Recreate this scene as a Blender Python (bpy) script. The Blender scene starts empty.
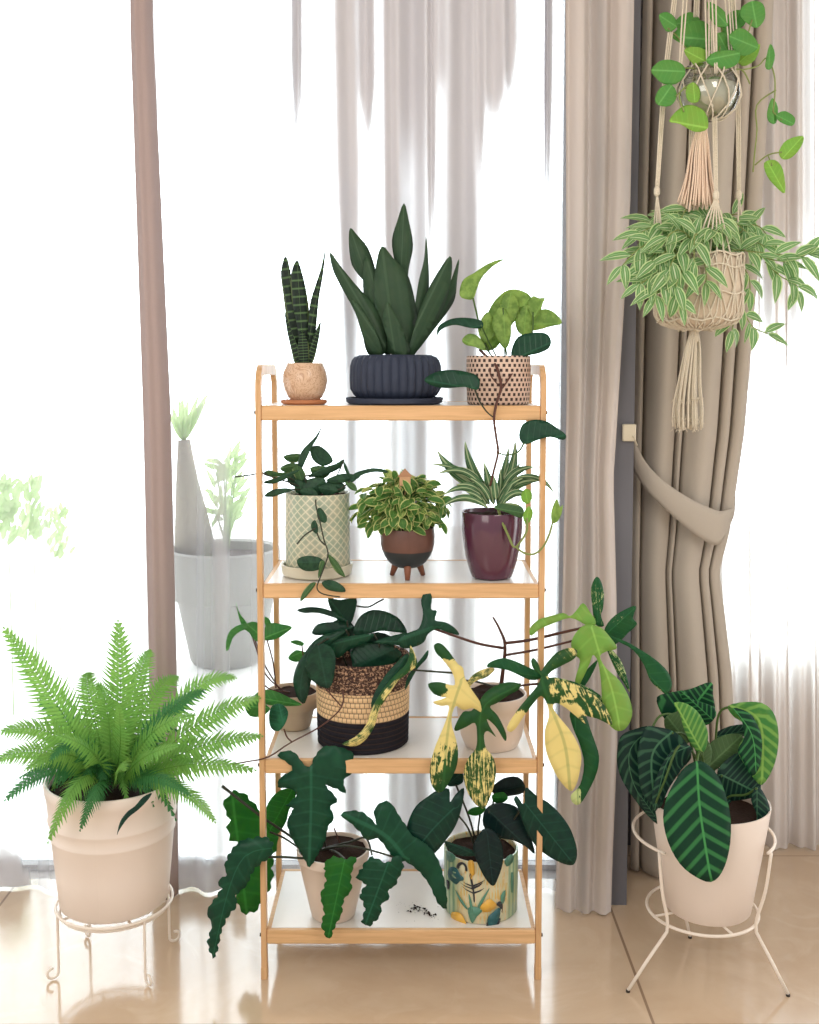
import bpy, math, random
from mathutils import Vector, Matrix
from mathutils.geometry import delaunay_2d_cdt
S = bpy.context.scene
COL = S.collection
PI = math.pi
# ------------------------------------------------------------------ camera
F = 1080.0; TH = math.radians(4.4); CX = 409.5; CY0 = 449.0; H = 1.411
ct, st = math.cos(TH), math.sin(TH)
cam_d = bpy.data.cameras.new('camera'); cam = bpy.data.objects.new('camera', cam_d); COL.objects.link(cam)
cam.location = (0, 0, H); cam.rotation_euler = (PI/2 - TH, 0, 0)
cam_d.sensor_fit = 'AUTO'; cam_d.sensor_width = 36; cam_d.lens = 36*F/1024
cam_d.shift_y = -(512-CY0)/1024; cam_d.clip_start = .05
S.camera = cam
def at(px, py, Y):
    dx, dy = (px-CX)/F, (py-CY0)/F
    vy = ct - dy*st; vz = -st - dy*ct
    t = Y/vy
    return Vector((dx*t, Y, H + vz*t))
def mpp(py, Y):                       # metres per photo pixel at that depth
    dy = (py-CY0)/F
    return Y/(ct-dy*st)/F
def zof(py, Y): return at(CX, py, Y).z
def Yon(py, z):                       # depth where a ray through row py meets height z
    dy = (py-CY0)/F
    return (z-H)*(ct-dy*st)/(-st-dy*ct)
# ------------------------------------------------------------------ mesh builder
ORG = {}
class MB:
    def __init__(s): s.v=[]; s.f=[]; s.m=[]; s.uv=[]; s.a=[]
    def add(s, vs, fs, uvs=None, mi=0, a=None):
        o=len(s.v); s.v += [Vector(p) for p in vs]; s.f += [tuple(i+o for i in f) for f in fs]
        s.m += [mi]*len(fs); s.uv += (uvs if uvs else [(0,0)]*len(vs)); s.a += (a if a else [0.0]*len(vs))
        return s
    def box(s, a, b, mi=0, bev=0):
        x0,y0,z0=[min(p,q) for p,q in zip(a,b)]; x1,y1,z1=[max(p,q) for p,q in zip(a,b)]
        if bev<=0:
            vs=[(x0,y0,z0),(x1,y0,z0),(x1,y1,z0),(x0,y1,z0),(x0,y0,z1),(x1,y0,z1),(x1,y1,z1),(x0,y1,z1)]
            return s.add(vs,[(0,3,2,1),(4,5,6,7),(0,1,5,4),(1,2,6,5),(2,3,7,6),(3,0,4,7)],mi=mi)
        vs=[];k=bev
        for (zz,ins) in ((z0,k),(z0+k,0),(z1-k,0),(z1,k)):
            for (x,y,sx,sy) in ((x0,y0,1,1),(x1,y0,-1,1),(x1,y1,-1,-1),(x0,y1,1,-1)):
                X=x+sx*ins; Y=y+sy*ins
                p1=(X+sx*k*(1 if True else 0), Y, zz); p2=(X, Y+sy*k, zz)
                vs += [p1,p2] if (sx*sy<0) else [p2,p1]
        fs=[]
        for r in range(3):
            for i in range(8): j=(i+1)%8; fs.append((r*8+i,r*8+j,r*8+8+j,r*8+8+i))
        fs.append(tuple(range(7,-1,-1))); fs.append(tuple(range(24,32)))
        return s.add(vs,fs,mi=mi)
    def tube(s, pts, r, seg=8, mi=0, closed=False, flat=None, cap=True):
        P=[Vector(p) for p in pts]; n=len(P)
        if n<2: return s
        R = r if isinstance(r,(list,tuple)) else [r]*n
        tang=[]
        for i in range(n):
            if closed: t=P[(i+1)%n]-P[i-1]
            else: t=P[min(i+1,n-1)]-P[max(i-1,0)]
            if t.length<1e-9: t=Vector((0,0,1))
            tang.append(t.normalized())
        up=Vector((1,0,0)) if flat else (Vector((0,0,1)) if abs(tang[0].z)<.9 else Vector((1,0,0)))
        nrm=(up-tang[0]*up.dot(tang[0])).normalized()
        vs=[];uv=[]
        for i in range(n):
            if i:
                nrm=nrm-tang[i]*nrm.dot(tang[i])
                if nrm.length<1e-6: nrm=Vector((1,0,0))
                nrm.normalize()
            b=tang[i].cross(nrm)
            if flat:
                w,h=flat
                for (p,q) in ((-1,-1),(1,-1),(1,1),(-1,1)): vs.append(P[i]+nrm*(p*w)+b*(q*h)); uv.append((i/(n-1),0))
            else:
                for k in range(seg):
                    a=2*PI*k/seg; vs.append(P[i]+(nrm*math.cos(a)+b*math.sin(a))*R[i]); uv.append((i/max(1,n-1),k/seg))
        q=4 if flat else seg
        fs=[]
        for i in range(n if closed else n-1):
            j=(i+1)%n
            for k in range(q): l=(k+1)%q; fs.append((i*q+k,i*q+l,j*q+l,j*q+k))
        if cap and not closed: fs.append(tuple(range(q-1,-1,-1))); fs.append(tuple(range((n-1)*q,n*q)))
        return s.add(vs,fs,uv,mi)
    def lathe(s, prof, cx, cy, seg=48, mi=0, mod=None, capb=True, arc=None):
        n=len(prof); L=[0]
        for i in range(1,n): L.append(L[-1]+math.hypot(prof[i][0]-prof[i-1][0],prof[i][1]-prof[i-1][1]))
        tot=max(L[-1],1e-6); vs=[];uv=[]
        for i,(r,z) in enumerate(prof):
            for k in range(seg+1):
                a=2*PI*k/seg - PI/2
                rr=r*(mod(a,i,z) if mod else 1)
                vs.append((cx+rr*math.cos(a),cy+rr*math.sin(a),z)); uv.append((k/seg,L[i]/tot))
        fs=[]
        for i in range(n-1):
            for k in range(seg): fs.append((i*(seg+1)+k,i*(seg+1)+k+1,(i+1)*(seg+1)+k+1,(i+1)*(seg+1)+k))
        return s.add(vs,fs,uv,mi)
    def build(s, name, mats, parent=None, smooth=True, thick=0, weld=True, angle=None):
        me=bpy.data.meshes.new(name)
        org=ORG.get(parent.name, Vector((0,0,0))) if parent else Vector((0,0,0))
        me.from_pydata([tuple(p-org) for p in s.v],[],s.f)
        if not isinstance(mats,(list,tuple)): mats=[mats]
        for m in mats: me.materials.append(m)
        uvl=me.uv_layers.new(name='UVMap')
        for l in me.loops: uvl.data[l.index].uv=s.uv[l.vertex_index]
        at_=me.attributes.new('tone','FLOAT','POINT')
        for i,x in enumerate(s.a): at_.data[i].value=x
        for p,mi in zip(me.polygons,s.m): p.material_index=mi; p.use_smooth=smooth
        me.validate()
        me.update()
        o=bpy.data.objects.new(name,me); COL.objects.link(o)
        if parent: o.parent=parent; ORG[o.name]=org
        if thick:
            md=o.modifiers.new('s','SOLIDIFY'); md.thickness=thick; md.offset=0
        if angle:
            try: me.set_sharp_from_angle(angle=angle)
            except Exception: pass
        return o
def tag(o,label=None,cat=None,group=None,kind=None):
    if label: o['label']=label
    if cat: o['category']=cat
    if group: o['group']=group
    if kind: o['kind']=kind
    return o
def thing(name,loc,label,cat,group=None):
    o=bpy.data.objects.new(name,None); COL.objects.link(o); o.location=loc; o.empty_display_size=.05
    ORG[o.name]=Vector(loc); return tag(o,label,cat,group)
def struct(name,mb,mat,**k):
    o=mb.build(name,mat,**k); o['kind']='structure'; return o
# ------------------------------------------------------------------ curves
def cr(pts, n=6, closed=False):
    P=[Vector(p) for p in pts]; N=len(P); out=[]
    for i in range(N if closed else N-1):
        if closed: a,b,c,d=P[i-1],P[i],P[(i+1)%N],P[(i+2)%N]
        else: a,b,c,d=P[max(i-1,0)],P[i],P[i+1],P[min(i+2,N-1)]
        for k in range(n):
            t=k/n; t2=t*t; t3=t2*t
            out.append(.5*((2*b)+(c-a)*t+(2*a-5*b+4*c-d)*t2+(3*b-a-3*c+d)*t3))
    if not closed: out.append(P[-1])
    return out
def pxpath(pts, n=5):                 # pts (px,py,Y)
    return cr([at(*p) for p in pts], n)
def interp(tab, y):
    if y<=tab[0][0]: return tab[0][1]
    for (a,b),(c,d) in zip(tab,tab[1:]):
        if y<=c: return b+(d-b)*(y-a)/(c-a)
    return tab[-1][1]
# ------------------------------------------------------------------ materials
def newmat(name):
    m=bpy.data.materials.new(name); m.use_nodes=True; nt=m.node_tree; nt.nodes.clear()
    return m,nt,nt.nodes,nt.links
def lin(c):
    return tuple((x/255/12.92 if x/255<=.04045 else ((x/255+.055)/1.055)**2.4) for x in c)+(1,)
class G:
    """small node helper"""
    def __init__(s,name): s.m,s.nt,s.n,s.l=newmat(name); s.out=s.n.new('ShaderNodeOutputMaterial')
    def node(s,t,**k):
        x=s.n.new(t)
        for a,b in k.items(): setattr(x,a,b)
        return x
    def link(s,a,b): s.l.new(a,b)
    def setv(s,sock,v):
        if hasattr(v,'is_output') or isinstance(v,bpy.types.NodeSocket): s.l.new(v,sock)
        else: sock.default_value=v
    def math(s,op,a,b=None,c=None):
        x=s.node('ShaderNodeMath',operation=op); s.setv(x.inputs[0],a)
        if b is not None: s.setv(x.inputs[1],b)
        if c is not None: s.setv(x.inputs[2],c)
        return x.outputs[0]
    def mix(s,f,a,b):
        x=s.node('ShaderNodeMix',data_type='RGBA'); s.setv(x.inputs[0],f); s.setv(x.inputs[6],a); s.setv(x.inputs[7],b); return x.outputs[2]
    def step(s,v,lo,hi):
        x=s.node('ShaderNodeMapRange'); x.interpolation_type='SMOOTHSTEP'; s.setv(x.inputs[0],v); x.inputs[1].default_value=lo; x.inputs[2].default_value=hi; return x.outputs[0]
    def noise(s,scale,detail=3,vec=None,rough=.5,dist=0):
        x=s.node('ShaderNodeTexNoise'); x.inputs['Scale'].default_value=scale; x.inputs['Detail'].default_value=detail; x.inputs['Roughness'].default_value=rough; x.inputs['Distortion'].default_value=dist
        if vec is not None: s.l.new(vec,x.inputs['Vector'])
        return x.outputs[0]
    def uv(s):
        x=s.node('ShaderNodeUVMap'); x.uv_map='UVMap'; sp=s.node('ShaderNodeSeparateXYZ'); s.l.new(x.outputs[0],sp.inputs[0]); return x.outputs[0],sp.outputs[0],sp.outputs[1]
    def obj(s):
        x=s.node('ShaderNodeTexCoord'); return x.outputs['Object']
    def comb(s,x,y,z=0):
        c=s.node('ShaderNodeCombineXYZ'); s.setv(c.inputs[0],x); s.setv(c.inputs[1],y); s.setv(c.inputs[2],z); return c.outputs[0]
    def prin(s,col,rough=.5,spec=.5,metal=0,bump=None,bstr=.3,bdist=.002,coat=0,trans=0,sub=0):
        p=s.node('ShaderNodeBsdfPrincipled'); s.setv(p.inputs['Base Color'],col); s.setv(p.inputs['Roughness'],rough)
        p.inputs['Specular IOR Level'].default_value=spec; p.inputs['Metallic'].default_value=metal; p.inputs['Coat Weight'].default_value=coat
        p.inputs['Coat Roughness'].default_value=.1
        if bump is not None:
            b=s.node('ShaderNodeBump'); b.inputs['Strength'].default_value=bstr; b.inputs['Distance'].default_value=bdist; s.l.new(bump,b.inputs['Height']); s.l.new(b.outputs[0],p.inputs['Normal'])
        return p.outputs[0]
    def done(s,sh): s.l.new(sh,s.out.inputs[0]); return s.m
def plain(name,c,rough=.5,spec=.5,var=.08,scale=30,coat=0,metal=0,bump=0):
    g=G(name); c=lin(c); n=g.noise(scale,3,g.obj())
    d=tuple(x*(1-var) for x in c[:3])+(1,); e=tuple(min(1,x*(1+var)) for x in c[:3])+(1,)
    return g.done(g.prin(g.mix(n,d,e),rough,spec,metal,bump=n if bump else None,bstr=bump,coat=coat))
def leafmat(name,base,base2=None,vein=None,vs=.25,rough=.45,tr=.25,trc=None,lat=7,latk=1.2,edge=None,cream=None,creamt=.55,nscale=40,vw=.16,mid=.05,spec=.22,under=None):
    g=G(name); uvv,u,v=g.uv(); av=g.math('ABSOLUTE',v)
    n=g.noise(nscale,4,g.obj(),.6)
    base=tuple(x*.9 for x in base); b=lin(base); b2=lin(base2 or tuple(int(x*.75) for x in base)); col=g.mix(g.step(n,.35,.65),b,b2)
    vc=lin(vein or tuple(min(255,int(x*1.25+18)) for x in base))
    if cream:
        # variegation: tone attribute plus noise gives the cream sectors
        a=g.node('ShaderNodeAttribute'); a.attribute_name='tone'
        mp=g.comb(g.math('MULTIPLY',u,1.6),g.math('MULTIPLY',v,3.2),0)
        nn=g.noise(2.6,5,mp,.65,1.5); no=g.noise(42,3,g.obj(),.6,1.)
        t=g.math('ADD',g.math('ADD',g.math('MULTIPLY',nn,.9),g.math('MULTIPLY',no,.5)),-.2) if True else None
        t=g.math('ADD',t,a.outputs['Fac'])
        col=g.mix(g.step(t,creamt-.025,creamt+.025),col,lin(cream))
    ph=g.math('SUBTRACT',g.math('MULTIPLY',u,lat),g.math('MULTIPLY',av,latk))
    fr=g.math('ABSOLUTE',g.math('SUBTRACT',g.math('FRACT',ph),.5))
    lv=g.math('SUBTRACT',1,g.step(fr,vw*.35 if vw>.2 else 0,vw))
    col=g.mix(g.math('MULTIPLY',lv,vs),col,vc)
    md=g.math('SUBTRACT',1,g.step(av,mid*.5,mid*1.4))
    col=g.mix(g.math('MULTIPLY',md,min(1,vs*2+.15)),col,vc)
    if edge: col=g.mix(g.step(av,.72,.82),col,lin(edge))
    bump=g.math('ADD',g.math('MULTIPLY',lv,-1),g.math('MULTIPLY',n,.6))
    p=g.prin(col,rough,spec,bump=bump,bstr=.35,bdist=.001)
    t=g.node('ShaderNodeBsdfTranslucent'); tcol=g.mix(.55,col,lin(trc or tuple(min(255,int(x*1.5+15)) for x in base)))
    g.l.new(tcol,t.inputs[0])
    mx=g.node('ShaderNodeMixShader'); mx.inputs[0].default_value=tr; g.l.new(p,mx.inputs[1]); g.l.new(t.outputs[0],mx.inputs[2])
    return g.done(mx.outputs[0])
# ------------------------------------------------------------------ leaves
def smooth_outline(o,n=3):
    return [(p.x,p.y) for p in cr([(x,y,0) for x,y in o],n,closed=True)]
def poly_area(o): return .5*sum(o[i-1][0]*o[i][1]-o[i][0]*o[i-1][1] for i in range(len(o)))
def toothed(o,amp,per):
    n=len(o); pts=[]; acc=0
    for i in range(n):
        a=Vector(o[i]); b=Vector(o[(i+1)%n]); L_=(b-a).length; m=max(1,int(L_/(per/4)))
        t=(b-a)/max(L_,1e-6); nr=Vector((t.y,-t.x))
        for k in range(m):
            p=a+(b-a)*(k/m); ph=((acc+L_*k/m)/per)%1; pts.append(tuple(p+nr*amp*(math.sin(PI*ph)**.8-.4)))
        acc+=L_
    return pts
def leaf_into(mb,outline,Y,base=None,tip=None,mid=None,fold=.25,bend=0.,tx=0.,ty=0.,tone=None,sm=3,mi=0,wav=0.,grid=None,Ytip=None,teeth=None):
    """an outline measured in the photograph, set at its own depth, folded about its midrib and bent along it"""
    o=smooth_outline(outline,sm) if sm>1 else [tuple(p) for p in outline]
    if poly_area(o)<0: o=o[::-1]
    if teeth: o=toothed(o,*teeth)
    if mid is None:
        if base is None:
            best=0
            for i in range(len(o)):
                for j in range(i):
                    d=(o[i][0]-o[j][0])**2+(o[i][1]-o[j][1])**2
                    if d>best: best=d; pr=(o[i],o[j])
            base,tip=(pr[0],pr[1]) if pr[0][1]>pr[1][1] else (pr[1],pr[0])
        elif tip is None:
            tip=max(o,key=lambda p:(p[0]-base[0])**2+(p[1]-base[1])**2)
        mid=[base,tip]
    xs=[p[0] for p in o]; ys=[p[1] for p in o]
    size=max(max(xs)-min(xs),max(ys)-min(ys)); h=grid or max(2.2,size/13)
    mids=[Vector((p[0],p[1])) for p in (cr([(a,b,0) for a,b in mid],5) if len(mid)>2 else [(a,b) for a,b in mid])]
    Ls=[0]
    for a,b in zip(mids,mids[1:]): Ls.append(Ls[-1]+(b-a).length)
    def prj(p):
        best=(1e9,0,0)
        for i,(a,b) in enumerate(zip(mids,mids[1:])):
            d=b-a; q=(p-a).dot(d)/max(d.length_squared,1e-9)
            q=min(1,max(0,q)); c=a+d*q; e=(p-c).length
            if e<best[0]-1e-6: best=(e,Ls[i]+q*d.length, d.x*(p-a).y-d.y*(p-a).x)
        return best[1]/max(Ls[-1],1e-6), best[0]*(1 if best[2]>=0 else -1)
    pts=[Vector(p) for p in o]; n0=len(pts)
    def inside(x,y):
        c=False; j=n0-1
        for i in range(n0):
            xi,yi=o[i]; xj,yj=o[j]
            if (yi>y)!=(yj>y) and x<(xj-xi)*(y-yi)/(yj-yi)+xi: c=not c
            j=i
        return c
    yy=min(ys)+h*.5; row=0
    while yy<max(ys):
        xx=min(xs)+h*(.5 if row%2 else .1)
        while xx<max(xs):
            if inside(xx,yy) and min((xx-a)**2+(yy-b)**2 for a,b in o)>(h*.45)**2: pts.append(Vector((xx,yy)))
            xx+=h
        yy+=h*.87; row+=1
    # points on the midrib keep the fold crisp
    for i in range(1,int(Ls[-1]/h)):
        t=i*h
        for k,(a,b) in enumerate(zip(mids,mids[1:])):
            if Ls[k]<=t<=Ls[k+1]:
                q=a+(b-a)*((t-Ls[k])/max(Ls[k+1]-Ls[k],1e-6))
                if inside(q.x,q.y) and min((q-p).length_squared for p in pts)>(h*.3)**2: pts.append(q)
                break
    r=delaunay_2d_cdt(pts,[(i,(i+1)%n0) for i in range(n0)],[],1,1e-4)
    V,Fc=r[0],r[2]
    cx=sum(xs)/len(xs); cy=sum(ys)/len(ys); k=mpp(cy,Y)
    pv=[prj(p) for p in V]; mx=max(1e-6,max(abs(q[1]) for q in pv))
    vs=[];uv=[];an=[]
    ph=random.random()*6
    for p,(u,d) in zip(V,pv):
        dm=abs(d)*k
        y=Y+fold*dm*1.0+bend*size*k*(u*u)+tx*(p.x-cx)*k+ty*(p.y-cy)*k
        if Ytip is not None: y+=(Ytip-Y)*u
        if wav: y+=wav*mx*k*math.sin(u*19+ph+(1.5 if d>0 else 0))*(abs(d)/mx)
        vs.append(at(p.x,p.y,y)); uv.append((u,d/mx)); an.append(tone(p.x,p.y,u,d/mx) if tone else 0.)
    fs=[tuple(f) for f in Fc]
    mb.add(vs,[f[::-1] for f in fs],uv,mi,an)
    return mb
def leaf(parent,outline,Y,mat,name='leaf',thick=.0005,**k):
    return leaf_into(MB(),outline,Y,**k).build(name,mat,parent,thick=thick)
def blade(base,tip,w,bow=0.,prof='lance',n=9):
    """outline in photo pixels of a simple leaf along a bowed midrib"""
    b=Vector(base); t=Vector(tip); d=t-b; s=Vector((-d.y,d.x))
    mid=[b+d*(i/n)+s*(bow*4*(i/n)*(1-i/n)) for i in range(n+1)]
    L=[];R=[]
    for i in range(1,n):
        u=i/n; tg=(mid[i+1]-mid[i-1]).normalized(); q=Vector((-tg.y,tg.x))
        if prof=='lance': hw=math.sin(PI*u**.8)**.9*(1-.15*u)
        elif prof=='heart': hw=(min(1,(u*6)**.5)*(1-u)**.62)*1.25
        else: hw=math.sin(PI*u**.9)**.6
        hw*=w/2
        L.append(tuple(mid[i]+q*hw)); R.append(tuple(mid[i]-q*hw))
    return [tuple(mid[0])]+L+[tuple(mid[-1])]+R[::-1], [tuple(m) for m in mid]
def bleaf(parent,base,tip,w,Y,mat,bow=0.,prof='lance',name='leaf',thick=.0005,**k):
    o,m=blade(base,tip,w,bow,prof); return leaf(parent,o,Y,mat,name,thick,mid=m,sm=2,**k)
def bleaf_into(mb,base,tip,w,Y,bow=0.,prof='lance',**k):
    o,m=blade(base,tip,w,bow,prof,6); return leaf_into(mb,o,Y,mid=m,sm=1,**k)
def leaf3(mb,base,T,N,L,W,prof='heart',curl=.3,fold=.2,mi=0,n=6,tone=0.):
    """free leaf in 3-D: base point, direction T, face normal N, length, width"""
    T=T.normalized(); N=(N-T*N.dot(T)).normalized(); Sd=T.cross(N)
    vs=[];uv=[];fs=[]
    for i in range(n+1):
        u=i/n
        a=curl*u
        c=base+T*(L*(math.sin(a)/curl if curl else u))-N*(L*((1-math.cos(a))/curl if curl else 0))
        Nn=N*math.cos(a)+T*math.sin(a)
        if prof=='heart': hw=(min(1,(u*5)**.5)*(1-u)**.6)*1.2
        elif prof=='lance': hw=math.sin(PI*min(1,u)**.75)
        else: hw=math.sin(PI*u**.9)**.6
        hw=max(hw,.02)*W/2
        for k in (-1,-.5,0,.5,1):
            vs.append(c+Sd*(hw*k)+Nn*(-0+fold*hw*abs(k))); uv.append((u,k*1.0))
    for i in range(n):
        for k in range(4): q=i*5+k; fs.append((q,q+1,q+6,q+5))
    mb.add(vs,fs,uv,mi,[tone]*len(vs))
def rnd(a,b): return random.uniform(a,b)
random.seed(7)
# ================================================================== materials
M={}
def wood(name,a,b,sc=1.0,axis=0):
    g=G(name); o=g.obj(); mp=g.node('ShaderNodeMapping'); g.l.new(o,mp.inputs[0])
    mp.inputs['Scale'].default_value=(2*sc,40*sc,40*sc) if axis==0 else (40*sc,40*sc,2*sc)
    n=g.noise(3,5,mp.outputs[0],.6,.6)
    return g.done(g.prin(g.mix(g.step(n,.3,.7),lin(a),lin(b)),.45,.35,bump=n,bstr=.1))
M['woodx']=wood('pale_wood',(226,184,136),(208,166,118))
M['woodz']=wood('pale_wood_upright',(218,176,130),(198,155,108),axis=2)
M['white']=plain('white_laminate',(236,232,226),.3,.5,.02)
M['netpot']=plain('sandy_pot',(206,190,168),.8,.2,.1,60)
M['soil']=plain('potting_soil',(52,38,32),.95,.1,.5,180,bump=1.0)
M['stem']=plain('green_stem',(72,100,48),.5,.4,.2)
M['brownstem']=plain('brown_stem',(86,52,42),.55,.4,.25,60)
M['darkstem']=plain('dark_stem',(48,52,38),.5,.4,.2)
M['vinestem']=plain('pale_green_stem',(128,142,78),.5,.4,.2)
M['metalwhite']=plain('white_painted_metal',(238,226,212),.35,.5,.02)
M['creampot']=plain('cream_glazed_pot',(226,208,192),.42,.4,.03,8)
M['whitepot']=plain('white_glazed_pot',(234,220,208),.4,.4,.03,8)
M['bluepot']=plain('navy_pot',(50,58,76),.6,.3,.15,50)
M['purple']=plain('plum_glaze',(82,42,62),.18,.5,.12,15,coat=.4)
M['beigepot']=plain('beige_pot',(205,182,158),.7,.3,.08,20)
M['outpot']=plain('grey_planter',(140,136,130),.6,.3,.06,6)
M['terra']=plain('wood_saucer',(186,120,78),.5,.4,.12,30)
M['column']=plain('grey_wall_edge',(116,116,122),.85,.2,.05,6)
M['alu']=plain('aluminium',(176,174,174),.4,.5,.05)
M['concrete']=plain('patio_stone',(240,238,234),.8,.3,.05,3)
M['hook']=plain('cream_plastic',(224,214,190),.4,.5,.02)
M['rope']=plain('cotton_rope',(226,204,176),.9,.15,.22,420,bump=.8)
M['ropepale']=plain('pale_cotton_rope',(214,204,184),.9,.15,.22,420,bump=.8)
M['ropetan']=plain('tan_cotton_rope',(236,212,190),.9,.15,.2,420,bump=.8)
M['darkfoot']=plain('dark_rubber',(60,52,46),.7,.3,.1)
def marble():
    g=G('marbled_clay'); n=g.noise(16,4,g.obj(),.6,2.5); 
    w=g.math('ABSOLUTE',g.math('SINE',g.math('MULTIPLY',n,26)))
    return g.done(g.prin(g.mix(g.step(w,.1,.9),lin((188,150,120)),lin((214,182,152))),.35,.5,coat=.3))
M['marble']=marble()
def woven():
    g=G('cream_dot_weave'); _,u,v=g.uv()
    b=g.math('MULTIPLY',v,24); a=g.math('ADD',g.math('MULTIPLY',u,36),g.math('MULTIPLY',g.math('FLOOR',b),.5))
    fa=g.math('ABSOLUTE',g.math('SUBTRACT',g.math('FRACT',a),.5)); fb=g.math('ABSOLUTE',g.math('SUBTRACT',g.math('FRACT',b),.5))
    d=g.math('MAXIMUM',g.math('MULTIPLY',fa,1.25),fb)
    dot=g.math('SUBTRACT',1,g.step(d,.28,.36))
    return g.done(g.prin(g.mix(dot,lin((212,186,168)),lin((62,48,46))),.7,.3,bump=dot,bstr=-.4))
M['woven']=woven()
def scallop():
    g=G('green_lattice_glaze'); _,u,v=g.uv()
    a=g.math('MULTIPLY',u,22*PI); b=g.math('MULTIPLY',v,17*PI)
    l1=g.math('ABSOLUTE',g.math('SINE',g.math('ADD',a,b))); l2=g.math('ABSOLUTE',g.math('SINE',g.math('SUBTRACT',a,b)))
    c1=g.math('ABSOLUTE',g.math('COSINE',g.math('MULTIPLY',u,13*2*PI/2))); 
    l=g.math('MINIMUM',l1,l2); ln=g.math('MULTIPLY',g.math('SUBTRACT',1,g.step(l,.12,.4)),.7)
    n=g.noise(22,3,g.obj()); base=g.mix(g.step(n,.35,.65),lin((156,172,150)),lin((190,188,162)))
    base=g.mix(g.math('MULTIPLY',g.step(g.math('MULTIPLY',l1,l2),.5,.7),.5),base,lin((150,166,148)))
    return g.done(g.prin(g.mix(ln,base,lin((228,222,198))),.4,.45))
M['scallop']=scallop()
M['scalsaucer']=plain('pale_green_saucer',(212,206,184),.4,.45,.04)
def tripot():
    g=G('brown_black_glaze'); _,u,v=g.uv(); n=g.noise(26,3,g.obj())
    vv=g.math('ADD',v,g.math('MULTIPLY',n,.012))
    return g.done(g.prin(g.mix(g.step(vv,.40,.415),g.mix(n,lin((22,30,34)),lin((40,48,52))),g.mix(n,lin((82,54,46)),lin((116,80,68)))),.45,.45))
M['tripot']=tripot()
def basket():
    g=G('woven_rope_basket'); _,u,v=g.uv(); n=g.noise(190,3,g.obj(),.7); n2=g.noise(60,2,g.obj())
    st=g.math('FRACT',g.math('ADD',g.math('MULTIPLY',u,64),g.math('MULTIPLY',g.math('FLOOR',g.math('MULTIPLY',v,17)),.37)))
    sm=g.math('SUBTRACT',1,g.step(st,.12,.22))
    mott=g.mix(g.step(n,.5,.58),lin((62,46,42)),lin((176,140,112)))
    tan=g.mix(g.math('MULTIPLY',sm,.75),g.mix(n,lin((238,206,162)),lin((214,180,136))),lin((96,76,62)))
    blk=g.mix(n,lin((18,16,22)),lin((44,42,50)))
    c=g.mix(g.step(v,.675,.68),g.mix(g.step(v,.35,.355),blk,tan),mott)
    return g.done(g.prin(g.mix(g.math('MULTIPLY',g.step(g.math('ABSOLUTE',g.math('SUBTRACT',g.math('FRACT',g.math('MULTIPLY',v,17)),.5)),.33,.47),.6),c,lin((70,54,46))),.85,.2,bump=n,bstr=.5))
M['basket']=basket()
def toucanbg():
    g=G('painted_jungle_glaze'); _,u,v=g.uv(); o=g.obj(); n=g.noise(28,3,o,.6); n2=g.noise(50,3,g.comb(g.math('MULTIPLY',u,3),g.math('MULTIPLY',v,.12)),.6)
    c=g.mix(g.step(n,.46,.6),lin((226,206,168)),lin((214,178,98)))
    # bamboo canes at the sides of the drawing
    band=g.math('SINE',g.math('MULTIPLY',u,6*PI)); cane=g.math('MULTIPLY',g.step(band,-.1,-.5),1.0)
    c=g.mix(g.step(n2,.42,.55),c,lin((206,206,170)))
    g2=g.mix(g.step(g.math('FRACT',g.math('MULTIPLY',u,34)),.35,.6),lin((122,162,128)),lin((176,196,150)))
    c=g.mix(cane,g2,c) if False else g.mix(g.math('SUBTRACT',1,g.step(g.math('ABSOLUTE',g.math('SUBTRACT',g.math('ABSOLUTE',g.math('SUBTRACT',u,.5)),.31)),.055,.09)),c,g2)
    return g.done(g.prin(c,.3,.5,coat=.3))
M['toucan']=toucanbg()
M['t_teal']=plain('teal_paint',(34,92,96),.3,.5,.2,80)
M['t_dark']=plain('dark_paint',(40,44,50),.3,.5,.1)
M['t_orange']=plain('ochre_paint',(226,176,72),.3,.5,.1)
M['t_cream']=plain('cream_paint',(214,210,176),.3,.5,.1)
M['legwood']=plain('dark_wood_leg',(128,78,56),.4,.4,.15,60)
M['housewood']=plain('raw_wood',(206,164,126),.7,.3,.1,60)
M['housewood2']=plain('raw_wood_roof',(176,132,100),.7,.3,.1,60)
M['t_leaf']=plain('leaf_paint',(84,140,118),.3,.5,.2,80)
def fabric(name,a,b,rough=.9,scale=700,trl=0.0):
    g=G(name); n=g.noise(scale,2,g.obj()); n2=g.noise(5,2,g.obj())
    c=g.mix(g.math('MULTIPLY',n,.9),lin(a),lin(b))
    p=g.prin(c,rough,.15,bump=n,bstr=.15)
    if trl:
        t=g.node('ShaderNodeBsdfTranslucent'); g.l.new(c,t.inputs[0]); mx=g.node('ShaderNodeMixShader'); mx.inputs[0].default_value=trl
        g.l.new(p,mx.inputs[1]); g.l.new(t.outputs[0],mx.inputs[2]); p=mx.outputs[0]
    return g.done(p)
M['taupe']=fabric('taupe_curtain',(190,181,168),(178,168,156),trl=.0)
M['strip']=fabric('taupe_gather',(182,164,160),(166,150,148))
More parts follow.
